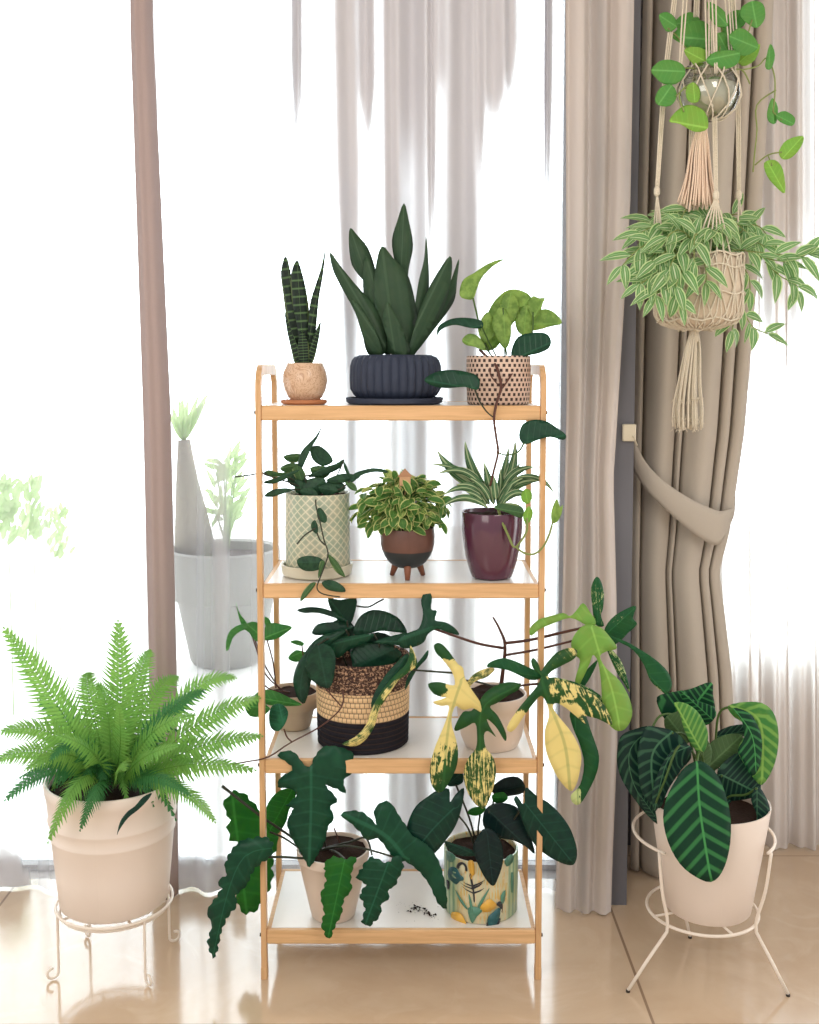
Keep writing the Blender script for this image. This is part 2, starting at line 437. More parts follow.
def sheer(name,col,a=.25,trl=.12,emis=0):
    """thin voile: clear between threads, denser where it is gathered or seen along the cloth"""
    g=G(name); at_=g.node('ShaderNodeAttribute'); at_.attribute_name='tone'
    lw=g.node('ShaderNodeLayerWeight'); lw.inputs[0].default_value=.5
    geo=g.node('ShaderNodeNewGeometry'); dp=g.node('ShaderNodeVectorMath',operation='DOT_PRODUCT'); g.l.new(geo.outputs['Normal'],dp.inputs[0]); g.l.new(geo.outputs['Incoming'],dp.inputs[1])
    cs=g.math('MAXIMUM',g.math('ABSOLUTE',dp.outputs['Value']),.12)
    ex=g.math('DIVIDE',g.math('ADD',1,at_.outputs['Fac']),cs)
    T=g.math('POWER',1-a,ex)
    n=g.noise(900,1,g.obj())
    d=g.node('ShaderNodeBsdfDiffuse'); d.inputs[0].default_value=lin(col)
    t=g.node('ShaderNodeBsdfTranslucent'); t.inputs[0].default_value=lin(col)
    m1=g.node('ShaderNodeMixShader'); g.l.new(g.math('DIVIDE',trl,g.math('ADD',1,g.math('MULTIPLY',at_.outputs['Fac'],.45))),m1.inputs[0]); g.l.new(d.outputs[0],m1.inputs[1]); g.l.new(t.outputs[0],m1.inputs[2])
    tp=g.node('ShaderNodeBsdfTransparent')
    m2=g.node('ShaderNodeMixShader'); g.l.new(T,m2.inputs[0]); g.l.new(m1.outputs[0],m2.inputs[1]); g.l.new(tp.outputs[0],m2.inputs[2])
    return g.done(m2.outputs[0])
M['sheer']=sheer('white_voile',(208,207,212),.24,.42)
M['sheerR']=sheer('mauve_voile',(210,201,195),.27,.42)
def glass(name,tint=(245,248,248),rf=.08):
    g=G(name); tp=g.node('ShaderNodeBsdfTransparent'); tp.inputs[0].default_value=lin(tint); gl=g.node('ShaderNodeBsdfGlossy'); gl.inputs['Roughness'].default_value=.03
    f=g.node('ShaderNodeFresnel'); f.inputs[0].default_value=1.45
    mx=g.node('ShaderNodeMixShader'); g.l.new(g.math('ADD',f.outputs[0],rf),mx.inputs[0]); g.l.new(tp.outputs[0],mx.inputs[1]); g.l.new(gl.outputs[0],mx.inputs[2])
    return g.done(mx.outputs[0])
M['glass']=glass('window_glass',rf=0.0)
M['bowlglass']=glass('bowl_glass',(225,228,215),.12)
def floor():
    g=G('polished_tile'); o=g.obj(); sp=g.node('ShaderNodeSeparateXYZ'); g.l.new(o,sp.inputs[0])
    n=g.noise(1.6,5,o,.6,.8); n2=g.noise(6,4,o,.6,1.5)
    c=g.mix(g.step(n,.35,.65),lin((210,187,160)),lin((198,173,145))); c=g.mix(g.math('MULTIPLY',g.step(n2,.5,.7),.35),c,lin((218,198,174)))
    fx=g.math('ABSOLUTE',g.math('SUBTRACT',g.math('FRACT',g.math('DIVIDE',g.math('SUBTRACT',sp.outputs[0],.525),1.6)),.5))
    fy=g.math('ABSOLUTE',g.math('SUBTRACT',g.math('FRACT',g.math('DIVIDE',g.math('SUBTRACT',sp.outputs[1],2.22),.8)),.5))
    gr=g.step(g.math('MAXIMUM',fx,fy),.4975,.4985)
    c=g.mix(gr,c,lin((150,126,104)))
    p=g.prin(c,.13,.85,coat=.55)
    return g.done(p)
M['floor']=floor()
M['wallw']=plain('white_wall',(214,206,198),.8,.2,.03,5)
# leaves
L={}
L['moon']=leafmat('silver_green_blade',(62,88,62),(50,76,54),vs=.08,rough=.42,tr=.10,lat=0,edge=(42,62,44))
L['snake']=leafmat('banded_blade',(30,48,34),(20,34,28),vein=(104,140,88),vs=.6,rough=.4,tr=.04,lat=13,latk=.0,edge=(84,98,60),nscale=140,vw=.19,mid=.01)
L['pothos']=leafmat('golden_pothos_leaf',(124,164,80),(156,188,98),vs=.15,rough=.35,tr=.35,nscale=60,trc=(190,215,110))
L['dark']=leafmat('deep_green_leaf',(30,78,54),(24,62,46),vs=.12,rough=.32,tr=.12)
L['hoya']=leafmat('hoya_leaf',(36,70,52),(48,84,58),vs=.18,rough=.38,tr=.12,nscale=70)
L['hoyal']=leafmat('hoya_pale_leaf',(84,120,72),(64,100,62),vs=.2,rough=.4,tr=.2,edge=(140,160,110))
L['philo']=leafmat('dark_philodendron_leaf',(24,58,44),(30,70,50),vs=.12,rough=.28,tr=.08,lat=9)
L['mayoi']=leafmat('serrate_leaf',(28,84,58),(20,66,48),vs=.22,rough=.35,tr=.15,lat=8,latk=.8,trc=(70,150,60),mid=.03)
L['mayoil']=leafmat('serrate_leaf_young',(52,128,50),(36,108,48),vs=.25,rough=.4,tr=.35,lat=8,latk=.8,trc=(110,190,60),mid=.03)
L['aloc']=leafmat('near_black_leaf',(18,46,42),(14,34,36),vs=.16,rough=.3,tr=.05,lat=7,mid=.03)
L['aloc2']=leafmat('dark_shield_leaf',(20,66,50),(16,50,42),vs=.2,rough=.3,tr=.08,lat=7,mid=.03)
L['flor']=leafmat('cream_variegated_leaf',(44,96,44),(30,80,44),vs=.1,rough=.38,tr=.15,cream=(238,220,142),creamt=.62,trc=(225,215,130),mid=.03)
L['florl']=leafmat('bright_variegated_leaf',(158,198,98),(132,182,88),vs=.15,rough=.38,tr=.35,cream=(226,232,170),creamt=.72,trc=(180,220,90),mid=.03)
L['florg']=leafmat('green_variegated_leaf',(34,96,50),(26,82,48),vs=.14,rough=.36,tr=.15,cream=(206,220,150),creamt=.7,mid=.03)
L['calla']=leafmat('zebra_leaf',(10,66,42),(8,54,38),vein=(70,148,82),vs=.55,rough=.42,tr=.06,lat=7.5,latk=1.9,nscale=50,vw=.24,mid=.03)
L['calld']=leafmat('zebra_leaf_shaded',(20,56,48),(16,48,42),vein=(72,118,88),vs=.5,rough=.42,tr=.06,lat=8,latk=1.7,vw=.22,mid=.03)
L['call2']=leafmat('zebra_leaf_young',(98,158,76),(66,132,66),vein=(150,196,100),vs=.6,rough=.45,tr=.25,lat=9,latk=2.0,vw=.28,mid=.05)
L['callu']=leafmat('zebra_leaf_underside',(92,124,78),(84,112,72),vs=.25,rough=.5,tr=.2,lat=9,latk=1.5)
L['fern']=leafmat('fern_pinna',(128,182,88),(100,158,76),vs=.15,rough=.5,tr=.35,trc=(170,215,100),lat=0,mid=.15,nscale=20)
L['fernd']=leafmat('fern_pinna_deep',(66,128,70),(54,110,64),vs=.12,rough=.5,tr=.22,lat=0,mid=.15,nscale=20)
L['fitt']=leafmat('marbled_small_leaf',(96,142,66),(60,108,52),vs=.1,rough=.4,tr=.22,edge=(204,208,136),cream=(206,206,128),creamt=.64,nscale=90)
L['spider']=leafmat('striped_blade',(44,92,62),(66,116,74),vein=(176,196,150),vs=.4,rough=.4,tr=.15,edge=(186,202,160),lat=0,nscale=60,mid=.16)
L['trad']=leafmat('striped_trailing_leaf',(112,160,92),(88,140,80),vein=(220,230,192),vs=.35,rough=.4,tr=.25,lat=0,mid=.12,edge=(196,214,158))
L['hang']=leafmat('bright_heart_leaf',(112,176,88),(92,158,80),vs=.12,rough=.35,tr=.3,trc=(150,210,90))
L['hangl']=leafmat('lime_heart_leaf',(160,206,92),(136,190,84),vs=.15,rough=.35,tr=.4,trc=(200,230,110))
L['syng']=leafmat('arrowhead_leaf',(86,150,78),(60,126,66),vs=.3,rough=.4,tr=.3)
L['syngd']=leafmat('arrowhead_dark_leaf',(24,82,58),(40,110,76),vs=.45,rough=.35,tr=.1,lat=5)
L['out']=leafmat('garden_leaf',(176,204,140),(150,188,120),vs=.1,rough=.5,tr=.35)
M['trunk']=plain('grey_bark',(150,140,126),.9,.2,.2,40,bump=.6)

# ================================================================== light and world
w=bpy.data.worlds.new('world'); S.world=w; w.use_nodes=True; nt=w.node_tree; nt.nodes.clear()
out=nt.nodes.new('ShaderNodeOutputWorld'); bg=nt.nodes.new('ShaderNodeBackground'); tc=nt.nodes.new('ShaderNodeTexCoord'); sp=nt.nodes.new('ShaderNodeSeparateXYZ')
mr=nt.nodes.new('ShaderNodeMapRange'); mr.inputs[1].default_value=-.25; mr.inputs[2].default_value=.35; mr.interpolation_type='SMOOTHSTEP'
mr.inputs[3].default_value=FILL=.8; mr.inputs[4].default_value=OUT=6.2
cm=nt.nodes.new('ShaderNodeMix'); cm.data_type='RGBA'; cm.inputs[6].default_value=(1,.95,.91,1); cm.inputs[7].default_value=(.91,.955,1,1)
mf=nt.nodes.new('ShaderNodeMapRange'); mf.inputs[1].default_value=-.25; mf.inputs[2].default_value=.35
nt.links.new(tc.outputs['Generated'],sp.inputs[0]); nt.links.new(sp.outputs[1],mr.inputs[0]); nt.links.new(sp.outputs[1],mf.inputs[0])
nt.links.new(mr.outputs[0],bg.inputs[1]); nt.links.new(mf.outputs[0],cm.inputs[0]); nt.links.new(cm.outputs[2],bg.inputs[0]); nt.links.new(bg.outputs[0],out.inputs[0])
def area(name,loc,target,size,power,col):
    d=bpy.data.lights.new(name,'AREA'); d.shape='RECTANGLE'; d.size=size[0]; d.size_y=size[1]; d.energy=power; d.color=col
    o=bpy.data.objects.new(name,d); COL.objects.link(o); o.location=loc; v=Vector(target)-Vector(loc); o.rotation_euler=v.to_track_quat('-Z','Y').to_euler(); return o
area('room_fill_light',(-1.6,-.6,2.1),(0,2.5,.9),(1.6,1.4),26,(1,.96,.9))  # unseen soft fill added behind the camera to brighten the room side
area('overhead_fill_light',(1.0,.3,2.5),(.2,2.5,.8),(.9,.9),16,(1,.93,.85))  # second added fill from above, not a fixture of the room
S.view_settings.view_transform='Standard'; S.view_settings.look='None'; S.view_settings.gamma=1; S.view_settings.use_curve_mapping=False
S.view_settings.exposure=0

# ================================================================== the room
YW=2.80
xj=at(600,500,2.735).x
m=MB().add([(-3.2,-1,0),(3.2,-1,0),(3.2,3.12,0),(xj,3.12,0),(xj,2.88,0),(-3.2,2.88,0),(-3.2,-1,-.05),(3.2,-1,-.05),(3.2,3.12,-.05),(xj,3.12,-.05),(xj,2.88,-.05),(-3.2,2.88,-.05)],[(0,1,2,3,4,5),(11,10,9,8,7,6),(0,6,7,1),(1,7,8,2),(2,8,9,3),(3,9,10,4),(4,10,11,5),(5,11,6,0)]); struct('floor',m,M['floor'],smooth=False)
m=MB().add([(-6,2.88,-.005),(xj,2.88,-.005),(xj,3.12,-.005),(6,3.12,-.005),(6,9.5,-.005),(-6,9.5,-.005),(-6,2.88,-.1),(xj,2.88,-.1),(xj,3.12,-.1),(6,3.12,-.1),(6,9.5,-.1),(-6,9.5,-.1)],[(0,1,2,3,4,5),(11,10,9,8,7,6),(0,6,7,1),(1,7,8,2),(2,8,9,3),(3,9,10,4),(4,10,11,5),(5,11,6,0)]); struct('ground_patio',m,M['concrete'],smooth=False)
CT=2.62
struct('ceiling',MB().box((-3.2,1.1,CT),(3.2,3.2,CT+.1)),M['wallw'],smooth=False)
# wall edge between the two windows
xa=at(588,500,2.735).x; xb=at(633,500,2.735).x
mm=MB().box((xa,2.735,0),(xb,3.12,CT)).box((xb,3.09,0),(xb+.14,3.12,CT)); struct('wall_back',mm,M['column'],smooth=False)
# sliding door behind the sheers: rails, stile and pane
d1=thing('door_1',(-.6,2.95,0),None,None); d1['kind']='structure'
xl=-3.0; xr=xa-.005
fr=MB().box((xl,2.93,0.0),(xr,2.985,.016)).box((xl,2.93,CT-.06),(xr,2.985,CT)); fr.box((at(157,500,2.95).x,2.93,.016),(at(157,500,2.95).x+.012,2.985,CT-.06)); fr.box((xl,2.93,.016),(xl+.05,2.985,CT-.06)); fr.box((xr-.04,2.93,.016),(xr,2.985,CT-.06))
f=fr.build('door_frame',M['alu'],d1,smooth=False)
MB().box((xl+.05,2.955,.016),(xr-.04,2.96,CT-.06)).build('pane',M['glass'],d1,smooth=False)
w1=thing('window_1',(1.3,3.15,0),None,None); w1['kind']='structure'
fr=MB().box((xb+.1,3.13,-.003),(3.0,3.18,.06)).box((xb+.1,3.13,CT-.06),(3.0,3.18,CT)).box((2.95,3.13,.06),(3.0,3.18,CT-.06)).box((xb+.1,3.13,.06),(xb+.15,3.18,CT-.06))
fr.build('window_frame',M['alu'],w1,smooth=False)
MB().box((xb+.15,3.15,.06),(2.95,3.155,CT-.06)).build('pane',M['glass'],w1,smooth=False)

def gauss(x,c,w): return math.exp(-((x-c)/w)**2)
def cloth(name,mat,Yf,xL,xR,y0,y1,off,tone,nx,ny,label,cat,zb=None,solid=0,group=None,yt=-140):
    """hanging cloth: left/right edges as tables of photo rows, off(s,y) the depth of the folds, tone the gathering"""
    mb=MB(); vs=[];uv=[];an=[];fs=[]
    for j in range(ny+1):
        q=j/ny; y=yt+(y1-yt)*q
        for i in range(nx+1):
            s=i/nx; a=interp(xL,y); b=interp(xR,y); x=a+(b-a)*s
            p=at(x,y,Yf); k=off(s,x,y); p=Vector((p.x,Yf+k,p.z)); 
            vs.append(p); uv.append((s,1-q)); an.append(tone(s,x,y))
    zlow=min(v.z for v in vs); zt=max(v.z for v in vs)
    zb0=zb if zb is not None else zlow
    for v in vs: v.z=zb0+(v.z-zlow)/(zt-zlow)*(min(CT-.012,zt)-zb0)
    for j in range(ny):
        for i in range(nx): q=j*(nx+1)+i; fs.append((q,q+1,q+nx+2,q+nx+1))
    mb.add(vs,fs,uv,0,an)
    o=mb.build(name,mat,None,thick=solid); tag(o,label,cat,group); return o
# window-wide sheer, gathered into folds where the picture shows grey bands
# (x at top, x at bottom, half width, fade start row, fade end row, gather, lower gather)
BANDS=[(296,298,3.5,40,190,9,0),(345,353,6.5,150,420,22,7),(366,369,5.5,60,150,16,0),(391,394,5,200,420,20,7),
 (410,412,11,60,190,12,5.5),(431,432,3,120,270,15,1),(438,440,7,40,130,6,0),(462,461,11,300,560,15,7.5),(479,481,4.5,90,200,8,0),(494,494,9,60,130,14,0),
 (510,512,5,25,100,14,0),(549,546,2.5,60,300,10,0),(220,221,5,-100,-50,0,3),(420,422,8,-100,-50,0,5)]
def s_tone(s,x,y):
    t=0
    for (a,b,wd,f0,f1,g_,lo) in BANDS:
        c=a+(b-a)*min(1,max(0,y/400)); k=1 if y<f0 else (0 if y>f1 else 1-(y-f0)/(f1-f0)); w_=wd*(.3+.7*k) if lo==0 else wd  # gather thins downward, putting the dim top and daylit bottom into cloth density
        t+=(g_*2.0*k**2.2+lo*(1-k))*gauss(x,c,w_)**.7
    if y>800: 
        q_=max(0,1-((x-205)/32.)**2); yb=895-45*(1-q_) if abs(x-205)<32 else 800+0*x
        if abs(x-205)<40: t+=9*min(1,max(0,(y-(850+22*q_))/8.))
    return t
def s_off(s,x,y):
    o=.012*math.sin(x*.11+.6*math.sin(x*.031))+.006*math.sin(x*.23+1)
    for (a,b,wd,f0,f1,g_,lo) in BANDS:
        c=a+(b-a)*min(1,max(0,y/400)); k=1 if y<f0 else (.25 if y>f1 else 1-.75*(y-f0)/(f1-f0))
        o+=.02*k*gauss(x,c,wd)
    return o
cloth('sheer_curtain',M['sheer'],2.805,[(0,172)],[(0,570)],0,894,s_off,s_tone,440,60,'white sheer voile curtain behind the plant shelf','curtain',zb=.006)
cloth('sheer_curtain',M['sheer'],2.815,[(0,-230)],[(0,150),(660,158),(900,162)],0,894,
   lambda s,x,y:.015*math.sin(x*.07)+.008*math.sin(x*.17+2), lambda s,x,y:(10*min(1,max(0,(y-(850+ (x-2)**2*.06))/10.)) if abs(x-2)<26 else 0),260,50,
   'white sheer curtain behind the fern, blown out by daylight','curtain',zb=.006)
cloth('gathered_curtain',M['strip'],2.785,[(0,130),(400,143),(660,149),(900,152)],[(0,152),(400,170),(660,176),(900,178)],0,890,
   lambda s,x,y:-.034*math.sin(PI*s)+.004*math.sin(s*14), lambda s,x,y:0,26,40,'narrow taupe curtain gathered into one column at the window','curtain',zb=.004,solid=.002)
def r_off(s,x,y): 
    k=1-.3*min(1,max(0,y/900)); return k*(.014*math.sin(s*2*PI*3.2+.5)+.0025*math.sin(s*2*PI*6.3))-.02*s
cloth('sheer_curtain',M['sheerR'],2.70,[(0,566),(400,567),(900,556)],[(0,634),(200,630),(400,618),(480,613),(600,616),(740,617),(860,612),(930,610)],0,917,
   r_off,lambda s,x,y: 10+8*math.sin(s*9+.5)+(0 if s>.3 else -3),110,50,'greige sheer curtain bunched against the grey wall edge','curtain',zb=.004)
def f_tone(s,x,y):
    t=0
    k=max(0,1-max(0,y-150)/190.)
    t+=15*k*gauss(x,786,16)**.6+4*k*gauss(x,770,10)
    if y>640: q=min(1,(y-640)/120.); t+=q*(15+4*math.sin(x*.33)+3*math.sin(x*.71))
    return max(0,t)
cloth('sheer_curtain',M['sheerR'],3.065,[(0,640)],[(0,960)],0,853,lambda s,x,y:.016*math.sin(x*.2)+.01*math.sin(x*.47),f_tone,300,50,
   'pale sheer curtain at the window behind the zebra plant','curtain',zb=.006)
# heavy curtain held by a tieback
XL=[(-140,646),(0,643),(200,638),(430,633),(600,632),(860,631)]
XR=[(-140,778),(0,772),(100,766),(250,757),(400,745),(500,731),(545,720),(570,723),(650,732),(720,735),(860,737)]
PL=[(.085,.011),(.365,.013),(.43,.011),(.745,.012),(.86,.012)]
def t_off(s,x,y):
    kx=1.0 if y<380 else (1-.45*min(1,(y-380)/140.) if y<545 else .55+.3*min(1,(y-545)/200.))
    E_=[0]+[c for c,_ in PL]+[1]
    o=-.03*math.sin(PI*s)
    for a_,b_ in zip(E_,E_[1:]):
        if a_<=s<=b_: o-=.16*(b_-a_)*math.sin(PI*(s-a_)/(b_-a_))*kx
    for c,wd in PL: o+=.05*gauss(s,c,wd)*kx
    o+=.003*math.sin(s*17+y*.006)
    return o
cloth('blackout_curtain',M['taupe'],2.93,XL,XR,0,851,t_off,lambda s,x,y:0,220,80,'heavy taupe curtain pulled to one side by a tieback','curtain',zb=.006,solid=.003)
# tieback band
up=cr([(634,440,0),(645,461,0),(660,478,0),(682,494,0),(703,505,0),(720,511,0),(733,508,0)],6)
lo=cr([(634,470,0),(645,488,0),(660,504,0),(680,522,0),(700,538,0),(717,545,0),(727,531,0)],6)
n=len(up); vs=[];fs=[];uv=[]
for i in range(n):
    s=i/(n-1); Yb=2.862-.035*math.sin(PI*min(1,s*1.05))+(.06*max(0,(s-.85)/.15)**2)
    for j in range(7):
        t=j/6; x=up[i].x*(1-t)+lo[i].x*t; y=up[i].y*(1-t)+lo[i].y*t
        vs.append(at(x,y,Yb-.006*math.sin(PI*t))); uv.append((s,t))
for i in range(n-1):
    for j in range(6): q=i*7+j; fs.append((q,q+7,q+8,q+1))
tb=MB().add(vs,fs,uv)
bk=[at(733,508,2.93),at(735,497,2.96),at(728,490,3.0)]; bk2=[at(727,531,2.93),at(734,513,2.965),at(730,502,3.0)]
vs=[];fs=[]
for p,q in zip(cr(bk,4),cr(bk2,4)): vs+= [p,q]
for i in range(len(vs)//2-1): fs.append((2*i,2*i+1,2*i+3,2*i+2))
tb.add(vs,fs)
tag(tb.build('curtain_tieback',M['taupe'],None,thick=.004),'wide taupe fabric tieback wrapped around the heavy curtain','curtain tieback')
hk=MB(); a=at(622,424,2.735); b=at(635,441,2.735); hk.box((a.x,2.722,b.z),(b.x,2.7349,a.z),bev=.002); hk.tube([at(633,436,2.72),at(635.5,441,2.70),at(637,445,2.76)],.002)
tag(hk.build('wall_hook',M['hook'],None,smooth=False),'small cream hook plate on the grey wall edge beside the curtain','hook')

# ================================================================== the shelf
FY=2.40; BYs=2.685
def shelf_z(py): return zof(py,FY)
Z1,Z2,Z3,Z4=shelf_z(405.5),shelf_z(583),shelf_z(758),shelf_z(928)
sh=thing('plant_shelf',(0,2.54,0),'four tier pale wood plant shelf with white boards in front of the window','shelf')
XLs=(at(259,430,FY).x+at(264.5,960,FY).x)/2; XRs=(at(543,400,FY).x+at(538,960,FY).x)/2
pw=.0062; pd=.012; topz=zof(370,FY)
for sx in (XLs,XRs):
    r=.045; pts=[Vector((sx,FY,.012)),Vector((sx,FY,.7)),Vector((sx,FY,topz-r))]
    for i in range(1,9): a=PI-(PI/2)*i/8; pts.append(Vector((sx,FY+r+r*math.cos(a),topz-r+r*math.sin(a))))
    for i in range(0,9): a=PI/2-(PI/2)*i/8; pts.append(Vector((sx,BYs-r+r*math.cos(a),topz-r+r*math.sin(a))))
    pts+= [Vector((sx,BYs,.7)),Vector((sx,BYs,.012))]
    MB().tube(pts,1,flat=(pw,pd)).build('side_frame',M['woodz'],sh,smooth=False)
    for yy in (FY,BYs): MB().box((sx-pw-.001,yy-pd-.001,0),(sx+pw+.001,yy+pd+.001,.03 if yy==FY else .02),bev=.0015).build('foot',M['woodz'],sh,smooth=False)
for zt in (Z1,Z2,Z3,Z4):
    th=.033; x0=XLs+pw; x1=XRs-pw; y0=FY-pd+.001; y1=BYs+pd-.001
    e=MB().box((x0,y0,zt-th),(x1,y0+.014,zt),bev=.0025).box((x0,y1-.014,zt-th),(x1,y1,zt),bev=.002)
    e.box((x0,y0+.014,zt-th),(x0+.01,y1-.014,zt-.001)).box((x1-.01,y0+.014,zt-th),(x1,y1-.014,zt-.001))
    b=MB().box((x0+.01,y0+.014,zt-.012),(x1-.01,y1-.014,zt-.0004)).build('shelf_board',M['white'],sh,smooth=False)
    e.build('edging',M['woodx'],b,smooth=False)
    for sx,sg in ((XLs-pw,-1),(XRs+pw,1)):
        MB().tube([(sx,FY,zt-.016),(sx+sg*.004,FY,zt-.016)],.004,10).build('bolt',M['darkfoot'],sh)
def pot(parent,name,mat,cx,Yc,rt_px,pyr,rb_px,zb,prof=None,wall=3.0,seg=56,mod=None,soil=True,soild=8,soilmat=None,pyb=None):
    """hollow pot: rim radius/row and base radius measured in photo pixels, standing on height zb"""
    k=mpp(pyr,Yc); x=at(cx,pyr,Yc).x; zr=zof(pyr,Yc); rt=rt_px*k; rb=rb_px*k; w=wall*k
    prof=prof or [(0,0),(1,1)]
    hh=zr-zb
    out=[(0.0005,zb),(rb-.003,zb),(rb,zb+.003)]
    for t,f in prof[1:-1]: out.append((rb+(rt-rb)*f,zb+hh*t))
    out+=[(rt-.001,zr-.002),(rt-w*.3,zr),(rt-w*.8,zr-.0005),(rt-w,zr-.003)]
    si=soild*k
    out+=[(rt-w-(rt-rb)*si/hh,zr-si-.004),(.0005,zr-si-.004)]
    o=MB().lathe(out,x,Yc,seg,mod=mod).build(name,mat,parent,angle=.9)
    if soil:
        rs=rt-w-(rt-rb)*si/hh+.0008; sm=MB(); vs=[(x,Yc,zr-si+.004)];fs=[];
        for r_ in (1,2,3,4):
            for i in range(24): a=2*PI*i/24; vs.append((x+rs*r_/4*math.cos(a),Yc+rs*r_/4*math.sin(a),zr-si+rnd(-.003,.003)+(.003 if r_<3 else -.001)))
        for i in range(24):
            j=(i+1)%24; fs.append((0,1+i,1+j))
            for r_ in range(3): fs.append((1+r_*24+i,1+(r_+1)*24+i,1+(r_+1)*24+j,1+r_*24+j))
        sm.add(vs,fs); sm.build('soil',soilmat or M['soil'],parent)
    return x,zr,rt,k
def pt(cx,Yc,zb): p=at(cx,600,Yc); return (p.x,Yc,zb)   # helper: x is recomputed at the right row below
def root(name,cx,py,Yc,zb,label,cat='potted plant',group=None):
    return thing(name,(at(cx,py,Yc).x,Yc,zb),label,cat,group)
def stem(parent,pts,r=.0016,mat=None,name='stem',r2=None,n=5):
    P=pxpath(pts,n); r*=1.45; r2=r2*1.45 if r2 is not None else r*.7; R=[r+(r2-r)*i/(len(P)-1) for i in range(len(P))]
    return MB().tube(P,R,6).build(name,mat or M['stem'],parent)
def stem_into(mb,pts,r=.0016,n=4): mb.tube(pxpath(pts,n),r*1.3,6)
E=.0006
# ---------------------------------------------------------------- top board: small snake plant
def off(sx,sy,s): return lambda pts:[(sx+x/s,sy+y/s) for x,y in pts]
Yc=2.475; t=root('snake_plant',305,400,Yc,Z1+E,'small banded snake plant in a round marbled beige pot on a wooden saucer')
x=at(304,400,Yc).x; k=mpp(400,Yc); z=Z1+E
MB().lathe([(.0005,z),(21*k,z),(23*k,z+.004),(23*k,z+.010),(21.5*k,z+.0105),(20*k,z+.006),(.0005,z+.006)],x,Yc,40).build('saucer',M['terra'],t,angle=.7)
pot(t,'pot',M['marble'],305,Yc,18.5,363,14,z+.0065,prof=[(0,0),(.12,.75),(.3,1.5),(.55,1.95),(.75,1.7),(.9,1.2),(1,1)],wall=3,soild=4)
for i,(o,Yd,f) in enumerate([
 ([(286,256),(281,272),(283,292),(286,315),(290,340),(296,364),(304,364),(301,340),(296,310),(292,280)],2.485,.3),
 ([(297,260),(291,275),(292,300),(297,325),(301,350),(305,364),(309,350),(310,330),(309,310),(306,290),(302,273)],2.475,.3),
 ([(326,246),(321,268),(314,290),(310,305),(308,330),(306,362),(312,362),(315,340),(317,318),(319,298),(323,275)],2.47,.3),
 ([(321,322),(314,335),(309,350),(306,364),(312,364),(317,348)],2.462,.3),
 ([(285,312),(287,330),(291,348),(295,364),(301,364),(298,348),(291,330)],2.462,.3),
 ([(302,330),(298,345),(300,364),(308,364),(309,346)],2.458,.35)]):
    leaf(t,o,Yd,L['snake'],thick=.002,fold=f,base=(304,366),tip=o[0])
# ---------------------------------------------------------------- moonshine
Yc=2.50; t=root('moonshine_snake_plant',395,400,Yc,Z1+E,'broad silvery green snake plant in a navy ribbed pot','potted plant')
x=at(394.5,400,Yc).x; k=mpp(400,Yc); z=Z1+E
MB().lathe([(.0005,z),(45*k,z),(48*k,z+.004),(49*k,z+.014),(47.5*k,z+.015),(46*k,z+.008),(.0005,z+.008)],x,Yc,56).build('saucer',M['bluepot'],t,angle=.7)
pot(t,'pot',M['bluepot'],395.5,Yc,38,355,34,z+.0085,prof=[(0,0),(.1,1.6),(.25,2.6),(.5,2.7),(.75,2.6),(.88,2.2),(.96,1.5),(1,1)],wall=4,seg=256,soild=4,
    mod=lambda a,i,z_: 1+(.055*(abs(math.cos(a*16))-.5) if 2<i<9 else 0))
for o,Yd,b in [
 ([(404,203),(397,222),(392,240),(394,258),(399,275),(400,310),(399,352),(405,352),(407,310),(408,275),(410,262),(413,245),(409,222)],2.525,None),
 ([(350,228),(349,245),(352,265),(362,279),(370,290),(378,320),(384,352),(390,352),(386,320),(378,292),(375,268),(368,248),(358,236)],2.53,None),
 ([(366,256),(363,280),(365,305),(372,330),(382,352),(392,352),(388,325),(382,300),(377,276)],2.515,None),
 ([(426,237),(424,260),(419,280),(415,305),(408,352),(414,352),(421,325),(427,305),(429,285),(428,258)],2.52,None),
 ([(459,259),(453,275),(446,292),(436,310),(420,335),(408,352),(416,352),(432,332),(448,311),(455,298),(457,280)],2.53,None),
 ([(330,252),(333,270),(342,288),(355,312),(362,332),(368,354),(384,354),(386,332),(374,306),(356,285),(342,268)],2.50,None),
 ([(382,246),(376,265),(374,290),(377,320),(383,345),(390,354),(408,354),(416,335),(417,318),(413,292),(406,272),(393,258)],2.50,None),
 ([(450,256),(438,272),(427,292),(418,315),(411,340),(408,354),(415,354),(430,330),(442,312),(449,290),(452,268)],2.49,None),
 ([(387,302),(383,320),(388,340),(396,354),(410,354),(405,335),(396,315)],2.478,None),
 ([(352,300),(358,320),(364,340),(370,354),(382,354),(378,338),(366,315)],2.482,None)]:
    leaf(t,o,Yd,L['moon'],thick=.002,fold=.35,base=(397,366),tip=o[0],mid=[(.5*(o[len(o)//2][0]+o[len(o)//2-1][0]),356),(o[0][0]*.55+397*.45,(o[0][1]+356)/2+5),o[0]] if False else None)
